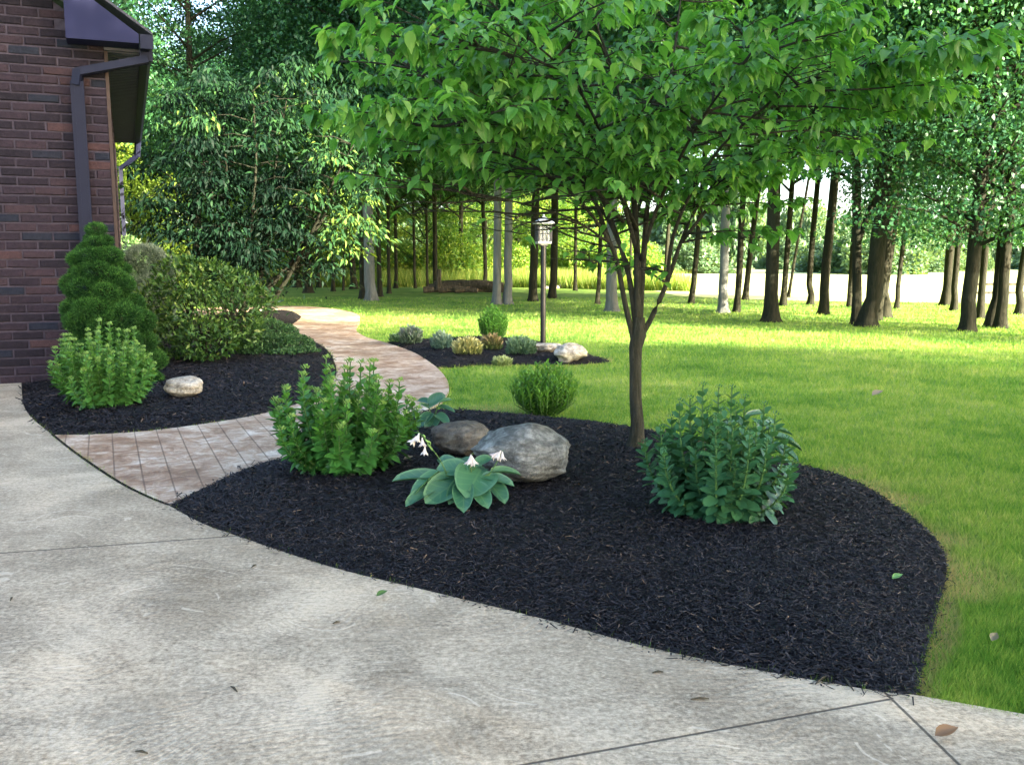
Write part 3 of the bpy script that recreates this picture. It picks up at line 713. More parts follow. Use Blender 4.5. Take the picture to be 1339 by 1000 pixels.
# logs, fence
m_log = bark("dead_wood", (.03, .024, .02), (.12, .10, .08))
m_pale = bark("bleached_wood", (.30, .25, .20), (.55, .48, .40))
lp = at(618, 383); b = MB()
for i in range(7):
    x0 = lp.x - 1.7 + i * .2; z = .12 + .10 * (i % 3)
    b.tube([(x0 - .2, lp.y + .3 * (i % 3), z), (x0 + .9, lp.y + .2, z + .06), (x0 + 1.9, lp.y - .1 + .3 * (i % 2), z - .02)], [.13, .14, .1], 7)
b.tube([(lp.x - 1.3, lp.y, .1), (lp.x - 1.28, lp.y, .9)], [.12, .08], 7)
tag(b.build("log_pile", m_log), "dark heap of old logs lying at the edge of the wood", "log pile")
q = pt(728, 377, 41); q2 = pt(749, 370, 42.5)
b = MB(); b.tube([(q.x - .6, q.y, -.05), tuple(q), tuple(q2)], [.14, .12, .07], 8); tag(b.build("fallen_branch", m_pale), "pale fallen branch slanting out of the tall grass right of the lamp post", "branch")
fe = empty("rail_fence", at(1325, 396, -.03), "low weathered rail fence at the field edge near the right side", "fence")
d_ = fe.location.length
for k in range(3): MB().box((-1.0 + k * 1.6 - .06, -.06, 0), (-1.0 + k * 1.6 + .06, .06, .62)).build("post", m_log, fe)
for z in (.28, .54): MB().box((-1.3, -.10, z), (2.6, -.062, z + .07)).build("rail", m_log, fe)

# ------------------------------------------------------------------ dogwood (main tree)
base = gp(832, 584); TY = base.y
dog = empty("dogwood_tree", base, "young broad leafed tree with several rising stems in the front mulch bed", "tree")
def L(px, py, dy=0.0):   # point near the trunk's own distance, in tree coordinates
    return pt(px, py, TY + dy) - base
b = MB()
fz = L(833, 440)
tr_pts = [(0, 0, -.06), (0, 0, 0), (.0, 0, .05), (.005, 0, .16)] + [tuple(L(831, y)) for y in (520, 480, 455)] + [tuple(L(835, 438)), tuple(L(836, 415))]
b.tube(tr_pts, [.095, .078, .058, .046, .042, .041, .045, .053, .038], 14)
stems = [  # (pixel polyline with depth offsets, start radius)
 ([(829, 445, 0), (818, 400, -.02), (806, 340, -.05), (790, 305, -.12), (757, 262, -.25), (715, 228, -.4), (672, 205, -.55), (625, 196, -.7)], .034),
 ([(832, 430, 0), (822, 360, .05), (800, 290, .12), (775, 235, .3), (740, 170, .55), (700, 100, .8), (650, 50, 1.0)], .034),
 ([(834, 425, 0), (833, 330, .02), (828, 240, .0), (822, 170, -.05), (800, 90, -.15), (775, 20, -.3), (750, -60, -.4)], .045),
 ([(836, 425, 0), (842, 330, .08), (850, 240, .2), (866, 160, .35), (880, 80, .5), (890, 0, .6), (900, -80, .7)], .038),
 ([(838, 440, 0), (852, 415, .0), (872, 370, .02), (890, 318, .06), (912, 270, .12), (948, 225, .25), (1000, 185, .45), (1060, 150, .6)], .036),
 ([(872, 370, .02), (880, 310, -.10), (905, 250, -.3), (945, 190, -.5), (1000, 140, -.75), (1060, 105, -.95), (1130, 85, -1.1)], .024),
 ([(833, 330, 0), (815, 265, -.2), (795, 200, -.5), (770, 140, -.8), (735, 90, -1.05), (690, 50, -1.2)], .026),
 ([(838, 340, 0), (858, 275, -.25), (885, 215, -.55), (915, 160, -.85), (950, 110, -1.1), (990, 60, -1.3)], .024),
 ([(826, 300, .05), (850, 235, .35), (900, 170, .75), (970, 120, 1.1), (1050, 80, 1.4)], .024),
 ([(822, 350, .03), (790, 280, .35), (730, 220, .8), (650, 170, 1.2), (570, 130, 1.5)], .024),
 ([(806, 340, -.05), (770, 250, -.1), (705, 180, -.1), (620, 130, 0), (540, 90, .1)], .022),
 ([(815, 290, -.15), (745, 215, -.55), (645, 170, -.95), (560, 165, -1.3)], .022),
 ([(800, 320, -.08), (745, 285, -.25), (665, 262, -.5), (600, 250, -.7)], .014),
 ([(833, 300, 0), (775, 180, -.5), (700, 90, -1.1), (625, 60, -1.5)], .022),
 ([(890, 318, .06), (955, 240, .0), (1040, 180, -.1), (1120, 130, -.2), (1190, 95, -.3)], .022),
]
twigs = []   # (point, direction)
r = np.random.default_rng(21)
def branch(p, d, length, rad, level):
    n_ = max(3, int(length / .12)); pts = [np.array(p)]; dd = np.array(d, float); dd /= np.linalg.norm(dd)
    for i in range(n_):
        dd = dd + r.normal(0, .10, 3); dd[2] += (-dd[2] * .12 + .012) ; dd /= np.linalg.norm(dd)
        pts.append(pts[-1] + dd * length / n_)
    b.tube([tuple(q) for q in pts], list(np.linspace(rad, max(.0022, rad * .3), len(pts))), 5 if level < 2 else 4, cap=False)
    for i in range(1, len(pts)):
        s = i / (len(pts) - 1)
        dirn = unit((pts[i] - pts[i-1])[None])[0]
        if level == 1 and s > .15:
            side = np.cross(dirn, (0, 0, 1)); side /= max(np.linalg.norm(side), 1e-6)
            for sg in (1, -1):
                if r.uniform() < .72: branch(pts[i], dirn * .6 + side * sg * r.uniform(.6, 1.0) + np.array((0, 0, r.uniform(-.05, .22))), length * r.uniform(.22, .45) * (1.2 - .5 * s), rad * .4, 2)
        if level == 2 and s > .3: twigs.append((pts[i], dirn, s))
    twigs.append((pts[-1], dirn, 1.0))
for pl, r0 in stems:
    P = [np.array(L(x, y, dy)) for x, y, dy in pl]; P = [np.array(q) for q in smooth_line([tuple(q) for q in P], 4)]
    n_ = len(P); rad = .0045 + (r0 * .62 - .0045) * (1 - np.linspace(0, 1, n_)) ** 1.25
    b.tube([tuple(q) for q in P], list(rad), 8)
    for i in range(int(n_ * .26), n_):
        s = i / (n_ - 1); dirn = unit((P[min(i+1, n_-1)] - P[i-1])[None])[0]
        for q in range(2 if s > .5 else 1):
            if r.uniform() < .66:
                ang = r.uniform(0, 2 * math.pi); out_ = np.array((math.cos(ang), math.sin(ang), 0))
                out_[:2] += dirn[:2] * .9
                out_[2] = r.uniform(.0, .35)
                branch(P[i], out_, r.uniform(.45, 1.0) * (1.15 - .45 * s), .009, 1)
    branch(P[-1], P[-1] - P[-3], .6, .007, 1)
trk = b.build("trunk", m_barkd, dog, True)
LT, LF, LE = leaf_tpl(3, 6, .56, 1.25, .22, .28)
P = []; D = []; Nn = []; Sz = []; Ti = []
for (p, d, s) in twigs:
    k = r.integers(2, 4) if s < .95 else r.integers(4, 7)
    for q in range(k):
        a = r.uniform(0, 6.28); o = np.array((math.cos(a), math.sin(a), 0)) * .75 + d * .55; o[2] = -r.uniform(.05, .75)
        if s < .95 and q == 0: o[2] = -.15
        P.append(p + r.normal(0, .018, 3) - np.array((0, 0, .01))); D.append(o)
        nn = np.array((o[0] * .6, o[1] * .6, 1.0)) + r.normal(0, .25, 3); Nn.append(nn)
        Sz.append(r.uniform(.048, .112)); Ti.append(np.clip(.45 + r.normal(0, .20) + (.20 if s > .95 else 0), 0, 1))
P = np.array(P); rr_ = np.hypot(P[:, 0], P[:, 1]); zz_ = P[:, 2] + .22 * np.sin(P[:, 0] * 2.3 + .7) + .20 * np.sin(P[:, 1] * 2.9 + P[:, 0]); keep = (zz_ > 2.35) | (r.uniform(0, 1, len(P)) < np.clip((zz_ - 1.0) / 1.25, .07, 1) ** 1.05)
gap_ = np.sin(P[:, 0] * 3.3 + 1) * np.sin(P[:, 1] * 2.9) + np.sin(P[:, 2] * 7.5 + P[:, 0] * 1.5)
keep &= ~((P[:, 0] < -.35) & (P[:, 2] < 1.72) & (r.uniform(0, 1, len(P)) < .93))
keep &= (gap_ > -.25) | (r.uniform(0, 1, len(P)) < .35)
P, D, Nn, Sz, Ti = P[keep], np.array(D)[keep], np.array(Nn)[keep], np.array(Sz)[keep], np.array(Ti)[keep]
print("dogwood leaves", len(P))
v, f, a = scatter(LT, LF, P, D, Nn, Sz, Ti, LE)
link(raw("crown", v, f, m_dog, a, True), "crown", dog)

# ------------------------------------------------------------------ multi-stemmed dark tree at left
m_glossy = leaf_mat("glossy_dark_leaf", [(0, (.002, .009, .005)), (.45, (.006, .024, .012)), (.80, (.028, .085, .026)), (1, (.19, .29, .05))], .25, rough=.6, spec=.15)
mb_ = at(330, 421, 0); MY = mb_.y
mt = empty("multi_stemmed_tree", (mb_.x, mb_.y, -.03), "dark glossy tree with several crooked stems and drooping leaves beside the house", "tree")
def LM(px, py, dy=0): return pt(px, py, MY + dy) - Vector(mt.location)
b = MB(); tips = []
r = np.random.default_rng(5)
ms = [([(308, 425, 0), (302, 370, 0), (298, 300, 0), (296, 220, 0), (290, 140, 0)], .07), ([(312, 425, 0), (318, 370, .1), (300, 330, .2), (280, 260, .5), (255, 170, .8)], .05),
      ([(325, 428, 0), (345, 385, 0), (380, 345, -.2), (420, 290, -.4), (450, 220, -.5)], .085), ([(330, 428, 0), (340, 370, .3), (352, 300, .5), (360, 220, .6), (375, 130, .7)], .06),
      ([(316, 425, 0), (322, 350, -.3), (330, 280, -.6), (335, 200, -.8), (330, 120, -.9)], .055), ([(335, 425, 0), (372, 370, -.2), (405, 310, -.5), (430, 250, -.9), (462, 190, -1.0)], .06),
      ([(300, 420, 0), (270, 350, .2), (245, 290, .4), (222, 230, .5)], .045)]
for pl, r0 in ms:
    q = [tuple(LM(*z)) for z in pl]; q = smooth_line(q, 4); b.tube(q, list(np.linspace(r0, .012, len(q))), 7)
    for i in range(len(q) // 3, len(q)):
        for _ in range(2):
            a = r.uniform(0, 6.28); e = Vector(q[i]) + Vector((math.cos(a), math.sin(a), r.uniform(-.05, .4))) * r.uniform(.5, 1.2)
            b.tube([q[i], tuple(Vector(q[i]).lerp(e, .5) + Vector((0, 0, .08))), tuple(e)], [.016, .01, .004], 4); tips.append(e)
b.build("trunk", m_bark2, mt, True)
cl = [(215, 160), (230, 200), (250, 130), (275, 115), (310, 110), (345, 125), (380, 110), (410, 130), (440, 150), (460, 180), (465, 260), (440, 230), (410, 200), (380, 180), (340, 180), (300, 170), (260, 180),
      (230, 240), (250, 270), (270, 230), (300, 220), (330, 240), (370, 230), (400, 250), (425, 280), (400, 300), (360, 290), (230, 300), (250, 330), (280, 300), (310, 290), (455, 280), (210, 265), (240, 160), (290, 140), (360, 150), (395, 160), (430, 120), (395, 85), (350, 95), (270, 90), (450, 110)]
centres = [np.array(LM(x + r.uniform(-8, 8), y + r.uniform(-8, 8), r.uniform(-1.5, 1.3))) for x, y in cl] + [np.array(LM(x + r.uniform(-15, 15), y + r.uniform(-12, 12), r.uniform(-.6, 1.6))) for x, y in cl[::2]] + [np.array(t_) for t_ in tips[::2]]
GT, GF, GE = leaf_tpl(3, 4, .36, 1.1, .2, .35)
P = []; D = []; Nn = []; Sz = []; Ti = []
for c in centres:
    k = r.integers(75, 135); g = r.normal(0, 1, (k, 3)) * np.array((.30, .30, .07)); g[:, 2] -= (g[:, 0]**2 + g[:, 1]**2) * .8
    P.append(c + g); d = g.copy(); d[:, 2] = -.12 - r.uniform(0, .30, k); d += r.normal(0, .18, (k, 3)); D.append(d)
    nn = r.normal(0, .4, (k, 3)); nn[:, 2] += 1; Nn.append(nn); Sz.append(r.uniform(.10, .19, k)); hi_ = .42 if c[0] > 1.55 else (.25 if c[2] > 3.9 else 0); Ti.append(np.clip(.26 + hi_ + r.uniform(-.2, .2) + r.normal(0, .12, k), 0, 1))  # right-hand clusters have sunlight put into their tint; top ones are yellowish new growth
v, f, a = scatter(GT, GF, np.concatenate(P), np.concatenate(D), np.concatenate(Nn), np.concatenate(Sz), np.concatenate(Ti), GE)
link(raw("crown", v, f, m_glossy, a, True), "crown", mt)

# yellow-green shrub tree behind the house corner
m_yel = leaf_mat("yellow_green_leaf", [(0, (.05, .11, .012)), (.5, (.12, .20, .022)), (1, (.24, .30, .05))], .4)
yb = at(182, 405); yt = empty("yellow_green_shrub", (yb.x, yb.y, -.03), "tall yellow green shrub behind the house corner", "shrub")
b = MB()
for i in range(6): b.tube([(0, 0, 0), (.3 * math.cos(i), .3 * math.sin(i), 1.5), (.8 * math.cos(i), .8 * math.sin(i), 3.0)], [.05, .03, .01], 5)
b.build("stem", m_bark2, yt)
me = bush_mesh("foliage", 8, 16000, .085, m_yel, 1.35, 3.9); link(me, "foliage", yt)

# ------------------------------------------------------------------ shrubs in the left bed
def surf_shrub(name, loc, label, cat, lumps, nleaf, tpl, size, mat, up=.3, stems=True, rnd=.5, core=None):
    """lumps: (x, y, z, rx, rz) ellipsoids whose shells carry the leaves"""
    t = empty(name, loc, label, cat); r = np.random.default_rng(int(nleaf))
    tot = sum(l[3] ** 2 for l in lumps); P = []; D = []; Nn = []; Ti = []
    LP_ = np.array(lumps)
    for l in lumps:
        k = int(nleaf * l[3] ** 2 / tot); g = unit(r.normal(0, 1, (k, 3))); rd = r.uniform(.55, 1.03, k) ** .5
        p = np.array(l[:3]) + g * rd[:, None] * np.array((l[3], l[3], l[4]))
        ins = np.zeros(k, bool)
        for m_ in lumps:
            if m_ is l: continue
            q = (p - np.array(m_[:3])) / np.array((m_[3], m_[3], m_[4])) ; ins |= (q ** 2).sum(1) < .6
        ok = (~ins) & (p[:, 2] > .01); p, g, rd = p[ok], g[ok], rd[ok]; k = len(p)
        P.append(p); d = g * .7 + r.normal(0, rnd, (k, 3)); d[:, 2] += up; D.append(d)
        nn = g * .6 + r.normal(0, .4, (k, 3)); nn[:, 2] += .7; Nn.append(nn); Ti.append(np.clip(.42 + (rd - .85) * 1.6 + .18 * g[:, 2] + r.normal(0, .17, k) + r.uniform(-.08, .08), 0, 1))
    P = np.concatenate(P); k = len(P)
    v, f, a = scatter(tpl[0], tpl[1], P, np.concatenate(D), np.concatenate(Nn), r.uniform(.7, 1.3, k) * size, np.concatenate(Ti), tpl[2] if len(tpl) > 2 else None)
    link(raw("foliage", v, f, mat, a, len(tpl) > 2), "foliage", t)
    if stems:
        b = MB()
        for l in lumps:
            for q in range(4):
                a = q * 1.57 + l[0] * 9; e = (l[0] + math.cos(a) * l[3] * .6, l[1] + math.sin(a) * l[3] * .6, l[2] + l[4] * .4)
                b.tube([(l[0] * .2, l[1] * .2, -.03), (l[0] * .7 , l[1] * .7, l[2] * .5), e], [.016, .011, .004], 5)
        b.build("stem", m_bark2, t)
    return t
# dwarf spruce
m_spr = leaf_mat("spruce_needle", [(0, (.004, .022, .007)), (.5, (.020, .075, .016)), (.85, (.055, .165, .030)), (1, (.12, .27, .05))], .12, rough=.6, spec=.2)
sb = gp(150, 499); Hs = 1.72; 
def SX(px, py): v_ = pt(px, py, sb.y) - sb; return v_.x, v_.z
sl_ = []
ks_ = sb.y / F; rs = np.random.default_rng(3)
for (cx_, cy_, rpx, nl_, lr) in [(126, 305, 0, 1, 12), (126, 318, 8, 5, 12), (125, 338, 17, 6, 17), (129, 357, 19, 7, 17), (132, 376, 27, 8, 19), (137, 397, 32, 8, 18), (140, 418, 36, 8, 22), (147, 448, 38, 7, 20), (150, 470, 42, 9, 22), (153, 494, 40, 8, 20)]:
    x, z = SX(cx_, cy_)
    for i in range(nl_):
        a_ = i * 2 * math.pi / nl_ + rs.uniform(-.3, .3) + cy_; q_ = rpx * rs.uniform(.80, 1.12)
        sl_.append((x + math.cos(a_) * q_ * ks_, math.sin(a_) * q_ * ks_, z + rs.uniform(-8, 8) * ks_, lr * ks_ * rs.uniform(.85, 1.2), lr * ks_ * rs.uniform(.60, .85)))
    if rpx > 18: sl_.append((x, 0, z, rpx * ks_ * .85, 19 * ks_))
NT = np.array([(-.10, 0, 0), (.10, 0, 0), (0, 1, 0), (0, 0, -.10), (0, 0, .10), (0, 1.02, 0.02)]); NF = np.array([(0, 1, 2), (3, 4, 5)])
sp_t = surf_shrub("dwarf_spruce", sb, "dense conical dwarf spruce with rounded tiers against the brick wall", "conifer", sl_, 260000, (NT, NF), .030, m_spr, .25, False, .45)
b = MB(); b.tube([(0, 0, -.05), (0, 0, .6), (0, 0, 1.4)], [.05, .04, .01], 6); b.build("trunk", m_bark2, sp_t)
# dark interior twigs of the spruce
b = MB()
for l in sl_: b.tube([(0, 0, l[2] * .7), (l[0] * .8, l[1] * .8, l[2])], [.02, .006], 4)
b.build("limb", m_bark2, sp_t)

EL = leaf_tpl(3, 4, .38, .9, .2, .15)
m_rho = leaf_mat("azalea_leaf", [(0, (.018, .055, .012)), (.5, (.050, .125, .024)), (.85, (.12, .21, .04)), (1, (.25, .30, .09))], .3, rough=.45)
rb = gp(268, 472)
def lump_px(base, items, kd=1.0, back=True):
    o = []
    for (px, py, rp, rz_, dy) in items:
        v_ = pt(px, py, base.y + dy) - base; k = (base.y + dy) / F; o.append((v_.x, dy, v_.z, rp * k, rz_ * k))
    return o
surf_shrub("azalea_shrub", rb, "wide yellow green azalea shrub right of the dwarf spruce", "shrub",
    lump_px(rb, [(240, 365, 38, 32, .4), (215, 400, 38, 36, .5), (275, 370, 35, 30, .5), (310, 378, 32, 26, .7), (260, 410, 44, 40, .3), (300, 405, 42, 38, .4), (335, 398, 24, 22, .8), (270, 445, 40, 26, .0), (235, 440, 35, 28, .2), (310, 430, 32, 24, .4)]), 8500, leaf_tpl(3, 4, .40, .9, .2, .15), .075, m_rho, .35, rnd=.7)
m_blue = leaf_mat("blue_grey_needle", [(0, (.05, .085, .06)), (.5, (.11, .16, .12)), (1, (.24, .30, .24))], .1, rough=.7)
bb = gp(192, 455) + Vector((0, 1.0, 0)); bb.z = 0
surf_shrub("blue_spruce_shrub", bb, "grey blue needled shrub between the dwarf spruce and the azalea", "shrub",
    lump_px(bb, [(190, 340, 26, 20, 0), (205, 352, 26, 20, .1), (180, 360, 24, 24, 0), (200, 385, 34, 32, 0), (195, 420, 34, 32, 0)]), 26000, (NT, NF), .05, m_blue, .6, True, .4)
gb = gp(366, 462)
m_cot = leaf_mat("groundcover_leaf", [(0, (.015, .05, .018)), (.5, (.034, .098, .034)), (1, (.08, .16, .05))], .25)
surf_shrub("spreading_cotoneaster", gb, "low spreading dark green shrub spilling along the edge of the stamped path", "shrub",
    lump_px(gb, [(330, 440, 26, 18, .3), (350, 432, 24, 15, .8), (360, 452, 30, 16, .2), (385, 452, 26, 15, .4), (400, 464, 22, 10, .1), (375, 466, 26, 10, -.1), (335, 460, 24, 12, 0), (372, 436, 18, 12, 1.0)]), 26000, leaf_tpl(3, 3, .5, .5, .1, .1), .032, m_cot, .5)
m_fern = leaf_mat("pale_shrub_leaf", [(0, (.04, .11, .04)), (.5, (.09, .20, .07)), (1, (.2, .32, .12))], .3)
fb = gp(160, 440); fb = Vector((at(165, 425).x, at(165, 425).y, 0))
surf_shrub("small_green_shrub", fb, "small light green shrub peeking out between the house corner and the grey blue shrub", "shrub",
    lump_px(fb, [(168, 330, 18, 20, 0), (172, 350, 20, 24, 0), (175, 385, 22, 30, 0)]), 5000, EL, .07, m_fern, .4)

# ------------------------------------------------------------------ sedums
SLA = leaf_tpl(3, 5, .62, .35, .18, .10); SLB = leaf_tpl(3, 6, .66, .2, .14, .14, 0, True)
def sedum(px, py, Rr, Hh, nst, mats, label, seed, skew=0.0, ls=1.0, tp_=None, bs=1.0):
    SL_ = tp_ or SLA
    base = gp(px, py); t = empty("sedum_clump", base, label, "sedum", "fleshy leaved sedum clumps"); r = np.random.default_rng(seed)
    b = MB(); P = []; D = []; Nn = []; Sz = []; Ti = []; bP = []; bD = []; bS = []
    for i in range(nst):
        q = math.sqrt((i + .5) / nst); a = i * 2.39996 + r.uniform(-.35, .35); q *= r.uniform(.82, 1.12)
        ex, ey = math.cos(a) * q * Rr, math.sin(a) * q * Rr * .85
        ez = Hh * (1.0 - .42 * q ** 2.6) * r.uniform(.66, 1.16)
        p0 = Vector((ex * .25, ey * .25, -.02)); p1 = Vector((ex * 1.02 , ey * 1.02, ez * .32)); p2 = Vector((ex + skew * ez, ey, ez))
        pts = [((1-s)**2) * p0 + 2 * s * (1-s) * p1 + s * s * p2 for s in np.linspace(0, 1, 8)]
        b.tube([tuple(z) for z in pts], list(np.linspace(.007, .004, 8)), 5)
        nl = 19
        for j in range(nl):
            s = .10 + .88 * j / nl; c = ((1-s)**2) * p0 + 2*s*(1-s)*p1 + s*s*p2; tg = np.array((2*(1-s)*(p1-p0) + 2*s*(p2-p1)).normalized())
            az = j * 2.1 + i; o = np.array((math.cos(az), math.sin(az), 0.0)); o -= tg * (o @ tg); o /= np.linalg.norm(o)
            up = .30 + .85 * s ** 2 + r.normal(0, .12)
            for sg in (1, -1):
                d = o * sg + tg * up; P.append(np.array(c)); D.append(d); Nn.append(tg * 1.0 - o * sg * .4 + r.normal(0, .15, 3))
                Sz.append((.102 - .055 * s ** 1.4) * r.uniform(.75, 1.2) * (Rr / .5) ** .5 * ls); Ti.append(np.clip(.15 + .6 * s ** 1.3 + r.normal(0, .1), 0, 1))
        for j in range(16):
            az = j * 2.4; bP.append(np.array(p2) + np.array((math.cos(az), math.sin(az), 0)) * .010 * math.sqrt(j / 3) + np.array((0, 0, .012 - .001 * j))); bD.append(np.array((math.cos(az) * .7, math.sin(az) * .7, 1.0))); bS.append(r.uniform(.014, .026) * bs)
    b.build("stem", mats[1], t)
    if bs < 1:      # green buds belong to the foliage here
        P += bP; D += bD; Nn += [np.array((.3, .1, 1))] * len(bP); Sz += bS; Ti += [.6] * len(bP)
    v, f, a = scatter(SL_[0], SL_[1], P, D, Nn, Sz, np.array(Ti), SL_[2]); link(raw("foliage", v, f, mats[0], a, True), "foliage", t)
    if bs < 1: return t
    v, f, a = scatter(SL_[0], SL_[1], bP, bD, [(0.3, .1, 1)] * len(bP), bS, r.uniform(.5, 1, len(bP)), SL_[2]); link(raw("bud_cluster", v, f, mats[2], a, True), "bud_cluster", t)
    return t
m_sed1 = leaf_mat("sedum_leaf_bright", [(0, (.025, .10, .022)), (.5, (.055, .19, .035)), (1, (.12, .31, .05))], .25, rough=.4, spec=.45)
m_sed2 = leaf_mat("sedum_leaf_bluish", [(0, (.022, .085, .040)), (.5, (.045, .145, .060)), (1, (.07, .20, .07))], .2, rough=.4, spec=.45)
m_bud1 = leaf_mat("sedum_bud_pale", [(0, (.14, .30, .07)), (1, (.26, .42, .13))], .25)
m_bud2 = leaf_mat("sedum_bud_green", [(0, (.06, .17, .05)), (1, (.10, .24, .07))], .25)
m_st = simple("green_stem", (.06, .13, .035), .6)
m_sed3 = leaf_mat("sedum_leaf_pale", [(0, (.035, .12, .028)), (.5, (.08, .23, .045)), (1, (.19, .38, .08))], .25, rough=.4, spec=.45)
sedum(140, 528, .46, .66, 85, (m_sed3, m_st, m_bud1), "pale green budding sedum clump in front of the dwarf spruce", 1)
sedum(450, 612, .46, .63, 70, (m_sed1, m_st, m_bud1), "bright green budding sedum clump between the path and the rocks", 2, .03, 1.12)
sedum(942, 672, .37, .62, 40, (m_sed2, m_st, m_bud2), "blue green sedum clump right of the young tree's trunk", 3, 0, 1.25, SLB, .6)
# small shoot shrub at the bed's back edge + round one on the island
SH_ = leaf_tpl(3, 4, .36, .9, .2, .1)
def shoots(px, py, Rr, Hh, nst, mat, label, seed, name="leafy_shrub", ls=.05, flat=.35):
    base = gp(px, py); t = empty(name, base, label, "shrub"); r = np.random.default_rng(seed); b = MB(); P = []; D = []; Nn = []; Sz = []; Ti = []
    for i in range(nst):
        q = math.sqrt((i + .5) / nst); a = i * 2.39996; ex, ey = math.cos(a) * q * Rr, math.sin(a) * q * Rr; ez = Hh * (1 - flat * q ** 2) * r.uniform(.75, 1.1)
        p0 = Vector((ex * .3, ey * .3, -.01)); p1 = Vector((ex * .9, ey * .9, ez * .4)); p2 = Vector((ex, ey, ez))
        b.tube([tuple(p0), tuple(p0.lerp(p1, .5)), tuple(p1), tuple(p2)], [.004, .004, .003, .0015], 4)
        for j in range(24):
            s = .1 + .9 * j / 24; c = ((1-s)**2) * p0 + 2*s*(1-s)*p1 + s*s*p2; az = j * 2.4 + i
            P.append(np.array(c)); D.append(np.array((math.cos(az), math.sin(az), .5 + .9 * s))); Nn.append(np.array((-math.cos(az) * .5, -math.sin(az) * .5, 1)))
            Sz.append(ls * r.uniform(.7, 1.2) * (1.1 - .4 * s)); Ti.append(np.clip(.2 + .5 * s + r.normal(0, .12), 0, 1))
    b.build("stem", m_st, t); v, f, a = scatter(SH_[0], SH_[1], P, D, Nn, Sz, np.array(Ti), SH_[2]); link(raw("foliage", v, f, mat, a, True), "foliage", t); return t
m_sh = leaf_mat("shoot_leaf", [(0, (.025, .09, .018)), (.5, (.075, .21, .03)), (1, (.18, .38, .05))], .3)
m_sh2 = leaf_mat("shoot_leaf_light", [(0, (.04, .15, .022)), (.5, (.08, .24, .03)), (1, (.15, .36, .05))], .3)
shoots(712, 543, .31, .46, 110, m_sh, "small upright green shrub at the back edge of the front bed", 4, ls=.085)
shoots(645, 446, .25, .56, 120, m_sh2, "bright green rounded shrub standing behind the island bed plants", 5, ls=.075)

# low plants of the island bed
def tuft(px, py, Rr, Hh, n_, stops, label, seed, ls=.05, name="perennial_plant"):
    Rr *= .74; Hh *= .78; base = gp(px, py); t = empty(name, base, label, "plant", "small plants in the island bed"); r = np.random.default_rng(seed)
    a = r.uniform(0, 6.28, n_); q = np.sqrt(r.uniform(0, 1, n_)) ; h = r.uniform(0, 1, n_)
    P = np.column_stack([np.cos(a) * q * Rr, np.sin(a) * q * Rr * .8, h * Hh * (1 - .4 * q ** 2)])
    D = np.column_stack([np.cos(a) * q * .7 + r.normal(0, .3, n_), np.sin(a) * q * .7 + r.normal(0, .3, n_), np.ones(n_)])
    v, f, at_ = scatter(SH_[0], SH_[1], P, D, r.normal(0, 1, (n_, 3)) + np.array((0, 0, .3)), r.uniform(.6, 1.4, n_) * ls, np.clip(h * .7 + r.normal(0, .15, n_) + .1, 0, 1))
    link(raw("foliage", v, f, leaf_mat("perennial_leaf", stops, .25), at_, False), "foliage", t)
    b = MB()
    for i in range(14): b.tube([(0, 0, -.02), (math.cos(i * 2.4) * Rr * .5, math.sin(i * 2.4) * Rr * .5, Hh * .7)], [.004, .002], 4)
    b.build("stem", m_st, t); return t
LAV = [(0, (.06, .10, .06)), (.6, (.13, .19, .13)), (1, (.24, .25, .27))]
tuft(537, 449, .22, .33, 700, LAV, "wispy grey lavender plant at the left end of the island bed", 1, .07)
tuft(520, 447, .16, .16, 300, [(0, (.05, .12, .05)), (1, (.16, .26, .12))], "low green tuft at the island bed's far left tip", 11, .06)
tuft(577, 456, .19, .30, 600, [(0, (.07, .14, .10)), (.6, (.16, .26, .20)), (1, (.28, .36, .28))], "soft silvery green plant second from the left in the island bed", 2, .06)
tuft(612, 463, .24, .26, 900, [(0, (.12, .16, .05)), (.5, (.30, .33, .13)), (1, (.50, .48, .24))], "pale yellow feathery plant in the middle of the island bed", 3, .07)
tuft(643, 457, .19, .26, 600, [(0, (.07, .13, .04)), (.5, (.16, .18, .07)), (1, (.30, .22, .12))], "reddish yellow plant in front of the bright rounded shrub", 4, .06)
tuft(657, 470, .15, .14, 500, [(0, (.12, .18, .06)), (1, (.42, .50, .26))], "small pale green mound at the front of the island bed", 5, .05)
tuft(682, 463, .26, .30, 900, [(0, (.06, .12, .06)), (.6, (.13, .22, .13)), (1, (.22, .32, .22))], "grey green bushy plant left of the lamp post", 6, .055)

# ------------------------------------------------------------------ hostas
m_hos = leaf_mat("hosta_leaf_blue", [(0, (.018, .078, .046)), (.5, (.034, .125, .068)), (1, (.06, .18, .085))], .14, rough=.40, spec=.45, vein=.13, edge=(.10, .22, .11))
m_hosd = leaf_mat("hosta_leaf_dark", [(0, (.018, .075, .040)), (.5, (.035, .12, .06)), (1, (.06, .17, .08))], .15, rough=.22, spec=.7, vein=.25)
m_white = leaf_mat("white_petal", [(0, (.62, .58, .66)), (1, (.85, .83, .86))], .35)
HT, HF_, HE = leaf_tpl(9, 14, .80, .30, .04, .20, .30, True)
def hosta_leaf(t, stalk0, base, tipdir, nrm, size, mat, tint=.5, wid=1.0):
    base = np.array(base, float); v, f, a = scatter(HT, HF_, base[None], np.array(tipdir, float)[None], np.array(nrm, float)[None], np.array([[size * wid, size, size]]), np.array([tint]), HE)
    o = link(raw("leaf", v, f, mat, a, True), "leaf", t)
    b = MB(); m_ = (np.array(stalk0) + base) / 2 + np.array((0, 0, .02)); b.tube([tuple(stalk0), tuple(m_), tuple(base)], [.005, .004, .003], 5); b.build("leaf_stalk", m_st, o)
    return o
